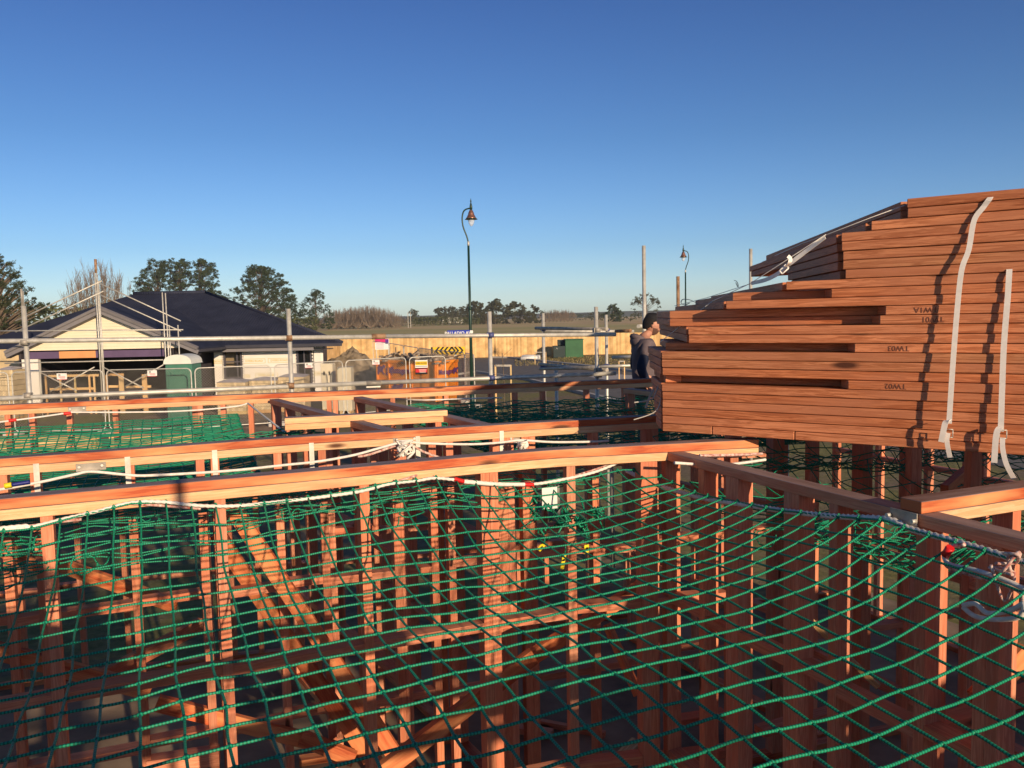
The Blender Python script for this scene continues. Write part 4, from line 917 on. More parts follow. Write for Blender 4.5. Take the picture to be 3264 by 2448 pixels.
# tree guards of stakes
def guard(xa, xb, ytop, D, label):
    A = at(xa, ytop, D); B = at(xb, ytop, D); r_ = thing("tree_guard", tuple(up_((A + B) / 2, 0)), label, "stakes", "staked guards round young street trees")
    for p in (A, B): MB().beam(up_(p, 0), p, .05, .05, up=(0, 1, 0)).build("stake", M['yellow'], r_)
    MB().beam(A - Vector((0, 0, .02)) + Vector((0, -.04, 0)), B - Vector((0, 0, .02)) + Vector((0, -.04, 0)), .02, .06).build("tie_band", M['galv_old'], r_)
    q = MB(); c = up_((A + B) / 2, 0); q.tube([c, c + Vector((.03, 0, A.z * .6)), c + Vector((-.02, 0, A.z * 1.2))], .012, 5)
    for i in range(9): h = A.z * (.5 + .08 * i); q.tube([c + Vector((0, 0, h)), c + Vector((rnd.uniform(-.3, .3), rnd.uniform(-.3, .3), h + .25))], .006, 3)
    q.build("sapling", M['bark'], r_)
M['bark'] = plain("bark", (.16, .12, .085), .9, 0, .3, 6, bmp=.01)
guard(1579, 1628, 1163, 27, "two wooden stakes with a crossbar beside the road, nearest the middle standard")
guard(1705, 1740, 1122, 60, "far pair of stakes on the verge in front of the paling fence")
guard(1973, 1990, 1150, 40, "pair of short stakes on the verge left of the standing man")
# white wrapped pipes / sheet on verge
q = MB(); 
for i in range(4): a = at(1660, 1141, 66); q.tube([a + Vector((.1 * i, .3 * i, -a.z + .15 + .1 * (i % 2))), at(1722, 1137, 66) + Vector((0, .3 * i, -at(1722, 1137, 66).z + .2))], .16, 8)
tag(q.build("wrapped_bundle", M['white']), "pale wrapped bundle lying on the verge left of the green cabinet", "bundle")

# ---------------------------------------------------------------- skip bin
M['skip'] = plain("skip_orange", (.80, .26, .03), .55, .05, .12, 4, bmp=.004); M['skip_ink'] = plain("skip_lettering", (.12, .04, .16), .6)
A = up_(at(1196, 1160, 35.5), 0); Bc = up_(at(1388, 1160, 33.2), 0); Cc = Bc + Vector((.86, 1.5, 0)) * .9
d1 = (Bc - A).normalized(); d2 = (Cc - Bc).normalized(); Ds = A + (Cc - Bc); Hs = 1.72
r_ = thing("skip_bin", tuple((A + Cc) / 2), "orange steel skip bin with dark dog emblems and rubbish heaped above its rim", "skip bin")
L1_ = (Bc - A).length; n1 = Vector((d1.y, -d1.x, 0)); n2_ = Vector((d2.y, -d2.x, 0))
q = MB(); ins = .18
foot = [A + d1 * .35 - n1 * 0, Bc - d1 * .05, Cc - d2 * .1, Ds + d1 * .35]; top = [A, Bc, Cc, Ds]
k = q.add([p + Vector((0, 0, .12)) for p in foot] + [p + Vector((0, 0, Hs)) for p in top]); kin = q.add([p + Vector((0, 0, .2)) + ((A + Cc) / 2 - p) * .04 for p in foot] + [p + Vector((0, 0, Hs)) + ((A + Cc) / 2 - p) * .04 for p in top])
q.face([k + 3, k + 2, k + 1, k])
for i in range(4):
    j = (i + 1) % 4; q.face([k + i, k + j, k + 4 + j, k + 4 + i]); q.face([kin + 4 + i, kin + 4 + j, kin + j, kin + i]); q.face([k + 4 + i, k + 4 + j, kin + 4 + j, kin + 4 + i])
q.face([kin, kin + 1, kin + 2, kin + 3]); q.build("bin_shell", M['skip'], r_, fixn=True)
q = MB()
for a, b, nn in ((A, Bc, n1), (Bc, Cc, n2_)):
    q.beam(a + nn * .03 + Vector((0, 0, Hs - .05)), b + nn * .03 + Vector((0, 0, Hs - .05)), .07, .12); q.beam(a.lerp(b, .03) + nn * .02 + Vector((0, 0, Hs * .52)), b + nn * .02 + Vector((0, 0, Hs * .52)), .05, .08)
for f_ in (.04, .24, .62, .97): q.beam(A.lerp(Bc, f_) + n1 * .03 + Vector((0, 0, .3)), A.lerp(Bc, f_) + n1 * .03 + Vector((0, 0, Hs - .1)), .09, .05, up=n1)
for f_ in (.05, .95): q.beam(Bc.lerp(Cc, f_) + n2_ * .03 + Vector((0, 0, .3)), Bc.lerp(Cc, f_) + n2_ * .03 + Vector((0, 0, Hs - .1)), .08, .05, up=n2_)
q.build("stiffening_ribs", M['skip'], r_, bevel=.008)
text_mesh("Mastagard", .33, A + d1 * (L1_ * .43) + n1 * .05 + Vector((0, 0, Hs * .76)), d1, (0, 0, 1), M['skip_ink'], r_, "lettering", .001, .012)
text_mesh("0800869955", .22, A + d1 * (L1_ * .62) + n1 * .05 + Vector((0, 0, Hs * .30)), d1, (0, 0, 1), M['skip_ink'], r_, "lettering", .001, .008)
L2_ = (Cc - Bc).length
text_mesh("Mastagard", .27, Bc + d2 * (L2_ * .45) + n2_ * .06 + Vector((0, 0, Hs * .74)), d2, (0, 0, 1), M['skip_ink'], r_, "lettering", .001, .008)
text_mesh("0800865", .19, Bc + d2 * (L2_ * .48) + n2_ * .06 + Vector((0, 0, Hs * .34)), d2, (0, 0, 1), M['skip_ink'], r_, "lettering", .001, .006)
def emblem(o_, dx, nn, sc_, par):
    shp = [(-.5, -.3), (-.38, .05), (-.5, .2), (-.3, .28), (-.2, .45), (-.1, .3), (.12, .28), (.3, .42), (.5, .34), (.42, .15), (.22, .1), (.2, -.1), (.4, -.3), (.28, -.34), (.05, -.12), (-.15, -.14), (-.3, -.36)]
    q = MB(); q.prism([o_ + dx * (x * sc_) + Vector((0, 0, y * sc_)) for x, y in shp], nn * .003); q.build("emblem", M['skip_ink'], par, fixn=True)
emblem(A + d1 * .42 + n1 * .05 + Vector((0, 0, Hs * .76)), d1, n1, .55, r_); emblem(A + d1 * .95 + n1 * .05 + Vector((0, 0, Hs * .74)), d1, n1, .5, r_); emblem(A + d1 * 1.4 + n1 * .05 + Vector((0, 0, Hs * .3)), d1, n1, .7, r_)
emblem(Bc + d2 * (L2_ * .86) + n2_ * .06 + Vector((0, 0, Hs * .74)), d2, n2_, .36, r_)
q = MB(); rr = random.Random(4)
M['rubble'] = plain("rubbish", (.16, .11, .08), .9, 0, .5, 5, c2=(.42, .34, .26))
for i in range(90):
    p = A + (Bc - A) * rr.random() + (Ds - A) * rr.random(); p.z = Hs - .08 + rr.random() * .26; v = Vector((rr.uniform(-1, 1), rr.uniform(-1, 1), rr.uniform(-.4, .4))).normalized() * rr.uniform(.1, .45); q.beam(p - v, p + v, rr.uniform(.03, .2), rr.uniform(.02, .1))
tag(q.build("rubbish_heap", M['rubble']), "jumbled building waste showing over the rim of the orange skip", "rubbish", kind='stuff')

# ---------------------------------------------------------------- soil heaps
def heap(cx_, cy_, rx, ry, h, label, seed, m):
    q = MB(); n = 46; idx = {}
    for i in range(n + 1):
        for j in range(n + 1):
            u = -1 + 2 * i / n; v = -1 + 2 * j / n; r = math.sqrt(u * u + v * v)
            z = h * max(0, 1 - r ** 1.5) * (1 + .35 * hsh(u * 2 + seed, v * 2)) + max(0, 1 - r) * h * (.16 * hsh(u * 7 + seed, v * 7) + .08 * hsh(u * 17, v * 17 + seed)) - .04
            idx[i, j] = q.add([(cx_ + u * rx, cy_ + v * ry, max(z, -.04))])
    for i in range(n):
        for j in range(n): q.face([idx[i, j], idx[i + 1, j], idx[i + 1, j + 1], idx[i, j + 1]])
    return tag(q.build("soil_heap", m), label, "soil heap")
M['soil'] = plain("dug_soil", (.13, .10, .065), .95, 0, .3, 3.0, c2=(.36, .29, .20), bmp=.05, detail=8)
p = at(1110, 1120, 40); heap(p.x, 40, 2.6, 2.4, 1.85, "brown heap of dug soil between the house and the skip bin", 3, M['soil'])
p = at(40, 1120, 44)
# ---------------------------------------------------------------- utility cabinets and pallets
M['cream'] = plain("cream_board", (.70, .63, .46), .6, 0, .08, 3); M['tile'] = plain("wrapped_brick_pack", (.66, .53, .32), .8, 0, .12, 5, tintvar=True); M['wrap'] = plain("clear_wrap", (.55, .50, .45), .25, 0, .15, 4, bmp=.02)
for (xa, xb, yt, yb_, D, lb, holes) in ((1027, 1066, 1158, 1210, 31.6, "upright cream board with two dark slots in front of the soil heap", True), (1079, 1124, 1170, 1216, 30.9, "plain pale board leaning upright right of the slotted one", False)):
    a = at(xa, yt, D); b = at(xb, yb_, D); c = (a + b) / 2; r_ = thing("crate", tuple(up_(c, 0)), lb, "crate", "pale upright crates by the soil heap")
    MB().beam(up_(c, .12), up_(c, a.z), b.x - a.x, .55, up=(0, 1, 0)).build("crate_panel", M['cream'], r_, bevel=.01)
    if holes:
        for sx in (-.1, .1): MB().box(Vector((c.x + sx, D - .28, c.z - .05)), (.06, .01, .14)).build("hand_slot", M['black'], r_)
    for sx in (-.15, .15): MB().box(Vector((c.x + sx, D, .06)), (.1, .6, .12)).build("bearer", M['yellow'], r_)
def brick_pack(xa, xb, yt, D, label, dp=.9):
    a = at(xa, yt, D); b = at(xb, yt, D); c = (a + b) / 2; r_ = thing("brick_pallet", tuple(up_(c, 0)), label, "brick pallet", "wrapped pallets of bricks before the house")
    W_ = b.x - a.x; q = MB(); nz = 9; z0 = .15; hz_ = (a.z - z0 - .06) / nz; nx = 10
    for j in range(nz):
        for i in range(nx): q.box(Vector((a.x + W_ * (i + .5) / nx, D, z0 + hz_ * (j + .5))), (W_ / nx * .96, dp, hz_ * .93), tint=rnd.random())
    q.build("bricks", M['tile'], r_)
    q = MB(); k = q.add([(a.x - .02, D - dp / 2 - .02, a.z - .05), (b.x + .02, D - dp / 2 - .02, a.z - .07), (b.x + .02, D + dp / 2, a.z - .02), (a.x - .02, D + dp / 2, a.z - .02), (a.x + W_ * .4, D, a.z + .06), (a.x - .02, D - dp / 2 - .03, a.z - .28), (b.x + .02, D - dp / 2 - .03, a.z - .2)])
    for f in ((0, 1, 4), (1, 2, 4), (2, 3, 4), (3, 0, 4), ): q.face([k + e for e in f])
    q.build("plastic_wrap", M['wrap'], r_)
    q = MB(); q.box(Vector((c.x, D, .09)), (W_, dp, .12)); q.build("pallet", M['yellow'], r_)
    q = MB(); q.tube([Vector((a.x - .02, D - dp / 2 - .03, a.z - .35)), Vector((b.x + .02, D - dp / 2 - .03, a.z - .3))], .008, 4); q.build("strap_band", M['black'], r_)
brick_pack(703, 793, 1212, 31.5, "leftmost brick pallet under the house's left window"); brick_pack(805, 891, 1206, 31.8, "middle brick pallet in front of the white wrapped wall"); brick_pack(896, 978, 1195, 32.1, "tallest brick pallet behind the middle scaffold standard")
brick_pack(12, 62, 1172, 31.0, "wrapped pallet at the far left beside the brick pier")
# stacks of yellow framing timber outside beyond the far wall
for j, (xa, xb, D, z0, z1, lb) in enumerate(((-120, 300, 22.5, 0, .42, "left pack of yellow framing timber on the ground, seen under the far net"), (345, 640, 22.0, 0, .46, "right pack of yellow framing timber on the ground, seen under the far net"))):
    a = at(xa, 1380, D); b = at(xb, 1380, D); r_ = thing("timber_pack", (float((a.x + b.x) / 2), D, 0), lb, "timber pack", "packs of framing timber lying outside")
    q = MB(); nz = 6
    for k_ in range(nz):
        for e in range(4): q.beam(Vector((a.x + rnd.uniform(0, .1), D + e * .12, z0 + .08 + (z1 - .04) * (k_ + .5) / nz)), Vector((b.x - rnd.uniform(0, .15), D + e * .12, z0 + .08 + (z1 - .04) * (k_ + .5) / nz)), .1, (z1 - .04) / nz * .86)
    q.build("boards", M['yellow'], r_)
    q = MB()
    for f_ in (.2, .8): q.beam(Vector((a.x + (b.x - a.x) * f_, D - .2, .04)), Vector((a.x + (b.x - a.x) * f_, D + .6, .04)), .1, .08)
    q.build("bearers", M['yellow'], r_)

# ---------------------------------------------------------------- portable toilet
M['loo'] = plain("toilet_green_plastic", (.06, .20, .14), .5, 0, .12, 6, bmp=.003); M['loo_w'] = plain("toilet_roof_plastic", (.74, .76, .68), .45, 0, .06)
D = 27.6; xa = at(527, 1200, D).x; xb = at(612, 1200, D).x; W_ = xb - xa; cx_ = (xa + xb) / 2; zt = at(577, 1158, D).z; zd = at(577, 1130, D).z
r_ = thing("portable_toilet", (cx_, D, 0), "green portable toilet with an arched white roof behind the mesh fence", "portable toilet")
MB().box(Vector((cx_, D + W_ / 2, zt / 2 + .05)), (W_, W_, zt - .1)).build("cabin", M['loo'], r_, bevel=.03)
q = MB(); prof = [Vector((cx_ - W_ / 2 - .05, D - .06, zt - .02))] + [Vector((cx_ - (W_ / 2 + .02) * math.cos(a), D - .06, zt + (zd - zt) * math.sin(a) ** .75)) for a in [math.pi * e / 14 for e in range(0, 15)]] + [Vector((cx_ + W_ / 2 + .05, D - .06, zt - .02))]
q.prism(prof, (0, W_ + .12, 0)); q.build("roof", M['loo_w'], r_, fixn=True)
MB().box(Vector((cx_, D - .015, zt * .47)), (W_ * .76, .03, zt * .84)).build("door", M['loo'], r_, bevel=.015)
q = MB()
for zz, s_ in ((zt * .86, 1), (zt * .55, 1), (zt * .25, 1)): q.tube([Vector((cx_ + x, D - .04, zz - .1 * (1 - (x / (W_ * .3)) ** 2))) for x in [W_ * .3 * e / 4 for e in range(-4, 5)]], .016, 6)
for sx in (-1, 1): q.tube([Vector((cx_ + sx * W_ * .36, D - .035, .2)), Vector((cx_ + sx * W_ * .36, D - .035, zt * .88))], .014, 6)
q.build("door_mouldings", M['loo'], r_)
MB().box(Vector((cx_, D + W_ / 2, .06)), (W_ + .05, W_ + .05, .12)).build("skid_base", M['black'], r_)

# ---------------------------------------------------------------- dark roofed house
M['wrapw'] = plain("white_house_wrap", (.80, .77, .70), .6, 0, .05, 1.2); M['weather'] = plain("cream_weatherboard", (.80, .72, .54), .6, 0, .04, 2)
m, t, b_ = mat("dark_navy_metal_roof"); tc = N(t, "ShaderNodeTexCoord"); wv_ = N(t, "ShaderNodeTexWave", Scale=2.6, Distortion=0.0); wv_.bands_direction = 'X'; t.links.new(tc.outputs["Object"], wv_.inputs["Vector"]); n_ = N(t, "ShaderNodeTexNoise", Scale=1.5, Detail=5.0); t.links.new(tc.outputs["Object"], n_.inputs["Vector"])
t.links.new(ramp(t, n_.outputs[0], [(.3, (.022, .027, .050)), (.7, (.036, .042, .072))]), b_.inputs["Base Color"]); b_.inputs["Roughness"].default_value = .75; b_.inputs["Specular IOR Level"].default_value = .2; bump(t, b_, wv_.outputs["Fac"], .5, .02); M['roof'] = m
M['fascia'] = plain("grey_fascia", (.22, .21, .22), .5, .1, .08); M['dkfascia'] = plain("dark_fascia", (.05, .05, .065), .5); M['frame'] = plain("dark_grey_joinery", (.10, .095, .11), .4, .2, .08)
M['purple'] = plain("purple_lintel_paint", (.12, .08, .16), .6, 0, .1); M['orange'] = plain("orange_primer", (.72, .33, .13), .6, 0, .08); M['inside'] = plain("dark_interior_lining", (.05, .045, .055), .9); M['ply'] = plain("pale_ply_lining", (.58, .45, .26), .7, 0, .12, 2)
m, t, b_ = mat("window_glass"); b_.inputs["Base Color"].default_value = (.03, .035, .045, 1); b_.inputs["Roughness"].default_value = .05; b_.inputs["Alpha"].default_value = .2; M['glass'] = m
M['label_y'] = plain("wrap_print_yellow", (.52, .40, .03), .6, 0, .05)
HD = 36.5
def hp(x, y, D=HD): return at(x, y, D)
hroot = thing("house", tuple(up_(hp(700, 1200), 0)), "single storey house under construction with a dark navy hipped roof and cream gable", "house")
def wallp(nm, x0, x1, zb_, zt_, D, m, th=.12, y0=1120):
    a = at(x0, y0, D).x; b = at(x1, y0, D).x; return MB().beam(Vector(((a + b) / 2, D + th / 2, zb_)), Vector(((a + b) / 2, D + th / 2, zt_)), b - a, th, up=(0, 1, 0)).build(nm, M[m], hroot)
ze = at(800, 1107, HD).z                                   # soffit level
wl = []
for x0, x1, zb_, zt_ in ((681, 706, .05, ze), (706, 776, .05, at(740, 1208, HD).z), (776, 941, .05, ze), (1000, 1026, .05, ze)): wl.append(wallp("wall", x0, x1, zb_, zt_, HD, 'wrapw'))
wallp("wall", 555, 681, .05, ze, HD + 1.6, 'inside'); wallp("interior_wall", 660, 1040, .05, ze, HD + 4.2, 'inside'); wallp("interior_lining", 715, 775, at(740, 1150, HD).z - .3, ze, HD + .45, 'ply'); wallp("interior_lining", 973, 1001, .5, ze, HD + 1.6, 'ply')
wallp("wall", 620, 642, .05, ze - .3, HD + .9, 'concrete')
MB().beam(Vector((at(1024, 1100, HD).x, HD, ze / 2)), Vector((at(1024, 1100, HD).x - 2.7, HD + 8, ze / 2)), .12, ze).build("side_wall", M['wrapw'], hroot)
def window(x0, x1, y0, y1, D, mull=(), trans=()):
    a = at(x0, y0, D); b = at(x1, y1, D); za = at((x0 + x1) / 2, y0, D).z; zb_ = at((x0 + x1) / 2, y1, D).z
    q = MB(); f = .07; yy = D - .02
    q.box(Vector(((a.x + b.x) / 2, yy, za - f / 2)), (b.x - a.x, .1, f)); q.box(Vector(((a.x + b.x) / 2, yy, zb_ + f / 2)), (b.x - a.x, .1, f))
    for xx in (a.x + f / 2, b.x - f / 2): q.box(Vector((xx, yy, (za + zb_) / 2)), (f, .1, za - zb_ - 2 * f))
    for mx in mull: q.box(Vector((a.x + (b.x - a.x) * mx, yy, (za + zb_) / 2)), (f * .8, .09, za - zb_ - 2 * f))
    for tz_ in trans: q.box(Vector(((a.x + b.x) / 2, yy + .001, za + (zb_ - za) * tz_)), (b.x - a.x - 2 * f, .088, f * .8))
    o = q.build("window", M['frame'], hroot)
    MB().box(Vector(((a.x + b.x) / 2, D + .02, (za + zb_) / 2)), (b.x - a.x - f, .012, za - zb_ - f)).build("pane", M['glass'], o)
    for xx, sg in ((a.x - .06, -1), (b.x + .06, 1)):
        q = MB()
        for e in range(13):                                 # torn wrap edges pinned round the opening
            zz = zb_ + (za - zb_) * (e + .5) / 13; q.prism([Vector((xx, D - .01, zz + .07)), Vector((xx + sg * -.07, D - .012, zz)), Vector((xx, D - .01, zz - .07))], (0, -.004, 0))
        q.build("wrap_edge", M['wrapw'], o, fixn=True)
window(712, 775, 1108, 1206, HD, (.74,), (.46,)); window(945, 998, 1102, 1235, HD, (.5,), (.42,)); window(645, 666, 1112, 1250, HD + .5, (), (.3, .5, .7))
MB().box(Vector((at(1011, 1095, HD).x, HD + .3, ze + .05)), (at(1030, 1095, HD).x - at(995, 1095, HD).x, .8, .06)).build("soffit", M['fascia'], hroot)
def wrap_text(x, y, s_, txt="DYERS ROAD", D=HD, w_=None):
    c = at(x, y, D - .012); a_ = s_ * 1.5; ww = w_ or s_ * 7.6; q = MB(); t_ = .012
    for dz in (a_ / 2, -a_ / 2): q.box(c + Vector((0, 0, dz)), (ww, .004, t_))
    for dx in (-ww / 2, ww / 2): q.box(c + Vector((dx, 0, 0)), (t_, .004, a_))
    q.build("wrap_print", M['label_y'], hroot); text_mesh(txt, s_, c, (1, 0, 0), (0, 0, 1), M['label_y'], hroot, "lettering", .001, .001)
wrap_text(810, 1151, .125); wrap_text(890, 1149, .125); wrap_text(850, 1196, .125); wrap_text(695, 1153, .10, "ROAD", w_=.33); wrap_text(1012, 1191, .10, "ROAD", w_=.33); wrap_text(786, 1199, .09, "ROAD", w_=.28)
q = MB()
for y in (1118, 1172): a = at(780, y, HD - .006); b = at(940, y - 2, HD - .006); q.tube([a, b], .012, 4)
q.build("wrap_seams", M['sign_grey'], hroot)
# main hipped roof
eL = at(560, 1100, 33.6); zf = at(800, 1098, HD - .6).z
E0 = Vector((at(500, 1100, HD - .6).x, HD - .6, zf)); E1 = Vector((at(1090, 1087, HD - .6).x, HD - .6, zf)); R1 = at(655, 933, 42.0); R0_ = at(425, 926, 42.0); R0_.z = R1.z; dpt = (42 - HD + .6)
E2 = E1 + Vector((-.34 * dpt * 2, dpt * 2, 0)); E3 = Vector((at(100, 1100, 42).x, HD - .6 + 2 * dpt, zf)); E4 = Vector((E3.x, HD - .6, zf))
q = MB(); k = q.add([E4, E1, E2, E3, R0_, R1]); 
for f in ((0, 1, 5, 4), (1, 2, 5), (2, 3, 4, 5), (3, 0, 4)): q.face([k + e for e in f])
th_ = Vector((0, 0, -.08)); k2 = q.add([p + th_ for p in (E4, E1, E2, E3)]); q.face([k2 + 3, k2 + 2, k2 + 1, k2])
for i, j in ((0, 1), (1, 2), (2, 3), (3, 0)): q.face([k + i, k2 + i, k2 + j, k + j])
rf = q.build("roof", M['roof'], hroot)
MB().tube([R0_ + Vector((0, 0, .03)), R1 + Vector((0, 0, .03))], .09, 8).build("ridge_cap", M['roof'], rf); MB().tube([R1 + Vector((0, 0, .02)), E1 + Vector((0, 0, .02))], .07, 8).build("ridge_cap", M['roof'], rf)
gx0 = at(630, 1100, HD).x
MB().beam(Vector((gx0, HD - .68, zf - .08)), Vector((E1.x, HD - .68, zf - .08)), .12, .12).build("gutter", M['dkfascia'], hroot); MB().beam(Vector((gx0, HD - .60, zf - .22)), Vector((at(1010, 1100, HD).x, HD - .60, zf - .22)), .04, .15).build("fascia", M['fascia'], hroot)
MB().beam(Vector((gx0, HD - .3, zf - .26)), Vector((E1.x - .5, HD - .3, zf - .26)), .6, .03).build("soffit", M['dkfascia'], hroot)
# gable wing
GD = 33.0; gp = at(317, 978, GD - .3); gR = at(632, 1108, GD - .3); gL = Vector((2 * gp.x - gR.x, gR.y, gR.z))
def gx(px): return at(px, 1110, GD).x
zc_ = at(300, 1114, GD).z
sl = (gp.z - gR.z) / (gR.x - gp.x); zpk = gp.z - .22
q = MB(); xa, xb = gx(-30), gx(612); zat = lambda x: max(zc_ + .0, zpk - sl * abs(x - gp.x)); nb = 13
for i in range(nb):                                          # lapped weatherboards clipped to the gable
    z0 = zc_ + (zpk - zc_) * i / nb; z1 = zc_ + (zpk - zc_) * (i + 1) / nb; h0 = (zpk - z0) / sl; h1 = max(.01, (zpk - z1) / sl)
    q.prism([Vector((gp.x - h0, GD - .012, z0)), Vector((gp.x + h0, GD - .012, z0)), Vector((gp.x + h1, GD + .012, z1)), Vector((gp.x - h1, GD + .012, z1))], (0, .03, 0))
q.build("gable_cladding", M['weather'], hroot, fixn=True)
lz0 = at(300, 1141, GD).z
for x0, x1, m_ in ((90, 187, 'purple'), (187, 304, 'orange'), (304, 528, 'purple')): MB().beam(Vector((gx(x0), GD + .05, (zc_ + lz0) / 2 - .02)), Vector((gx(x1) - .004, GD + .05, (zc_ + lz0) / 2 - .02)), .1, zc_ - lz0 - .06).build("garage_lintel", M[m_], hroot)
for x0, x1 in ((62, 118), (528, 552)): MB().beam(Vector((gx((x0 + x1) / 2), GD + .1, .05)), Vector((gx((x0 + x1) / 2), GD + .1, lz0 if x0 < 100 else zc_)), gx(x1) - gx(x0), .2, up=(0, 1, 0)).build("pier", M['wrapw'] if x0 < 100 else M['inside'], hroot)
for sg in (-1, 1):
    e = gR if sg > 0 else gL; back = Vector((0, 10, 0)); top = gp + Vector((0, 0, .0)); q = MB(); k = q.add([top, e, e + back, top + back, top + Vector((0, 0, -.09)), e + Vector((0, 0, -.09)), e + back + Vector((0, 0, -.09)), top + back + Vector((0, 0, -.09))])
    for f in ((0, 1, 2, 3), (7, 6, 5, 4), (0, 4, 5, 1), (1, 5, 6, 2)): q.face([k + i for i in f])
    q.build("gable_roof", M['roof'], hroot, fixn=True)
    MB().beam(top + Vector((0, -.06, -.02)), e + Vector((0, -.06, -.02)), .14, .10, up=(0, -.3, 1)).build("barge_board", M['fascia'], hroot); MB().beam(top + Vector((0, -.02, -.17)), e + Vector((0, -.02, -.17)), .05, .16).build("barge_board", M['fascia'], hroot)
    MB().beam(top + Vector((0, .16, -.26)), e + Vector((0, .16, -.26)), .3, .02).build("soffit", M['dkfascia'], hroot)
    MB().beam(e + Vector((0, 0, -.12)), e + back + Vector((0, 0, -.12)), .1, .1).build("gutter", M['dkfascia'], hroot)
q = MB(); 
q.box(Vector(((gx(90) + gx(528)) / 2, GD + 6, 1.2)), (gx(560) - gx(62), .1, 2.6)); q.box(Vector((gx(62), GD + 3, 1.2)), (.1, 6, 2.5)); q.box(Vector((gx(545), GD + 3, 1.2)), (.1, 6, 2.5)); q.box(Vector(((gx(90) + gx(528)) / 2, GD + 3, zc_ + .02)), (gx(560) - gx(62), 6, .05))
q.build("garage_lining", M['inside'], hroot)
# carpentry inside the garage: trestles and boards
r_ = thing("work_trestle", (gx(300), GD - .6, 0), "low pine trestles and braces standing across the garage opening", "trestle")
q = MB(); zt1 = at(300, 1196, GD - .6).z; zt2 = at(300, 1238, GD - .6).z
for x0, x1, z in ((155, 315, zt1), (345, 395, zt1), (157, 300, zt2), (345, 375, zt2 + .06), (400, 480, zt2 + .03)): q.beam(Vector((at(x0, 1200, GD - .6).x, GD - .6, z)), Vector((at(x1, 1200, GD - .6).x, GD - .6, z)), .05, .09 if z > 1 else .12)
q.build("rails", M['yellow'], r_); q = MB()
for x in (148, 194, 241, 287, 302, 342, 388, 462): q.beam(Vector((at(x, 1200, GD - .6).x, GD - .66, .02)), Vector((at(x, 1200, GD - .6).x, GD - .66, zt1)), .06 if x not in (388, 462) else .18, .05, up=(0, 1, 0))
q.build("legs", M['yellow'], r_)
# left wing bits at the picture edge
MB().beam(Vector((at(-200, 1110, GD).x, GD + 2, 1.3)), Vector((gx(40), GD + 2, 1.3)), .12, 2.4).build("framed_wall", M['ply'], hroot)
# scaffold round the gable
sc2 = thing("scaffold", (gx(317), GD - 1.2, 0), "thin tube scaffold following the slopes of the cream gable", "scaffold")
def g2(a, b, D0=GD - 1.3, D1=None, r=.024, m_='galv'):
    MB().tube([at(a[0], a[1], D0), at(b[0], b[1], D1 or D0)], r, 7).build("tube", M[m_], sc2)
def gv(x, yt, D0=GD - 1.3, m_='galv', r=.024):
    p = at(x, yt, D0); MB().tube([up_(p, 0), p], r, 7).build("standard", M[m_], sc2)
for a, b in (((50, 1023), (325, 895)), ((50, 1058), (330, 928)), ((315, 902), (576, 1023)), ((315, 938), (577, 1056)), ((0, 1055), (584, 1051)), ((15, 1158), (520, 1147)), ((130, 1188), (245, 1246)), ((160, 1248), (301, 1170)), ((328, 1170), (458, 1237)), ((400, 1232), (520, 1163)), ((-80, 1086), (70, 1086))): g2(a, b)
for x, yt in ((68, 922), (73, 928), (302, 868), (306, 830), (517, 932), (527, 934), (539, 1036), (567, 1036), (314, 895), (126, 1165)): gv(x, yt)
gv(304, 826, m_='rust', r=.034) if False else None
g2((304, 826), (306, 870), r=.05, m_='rust')
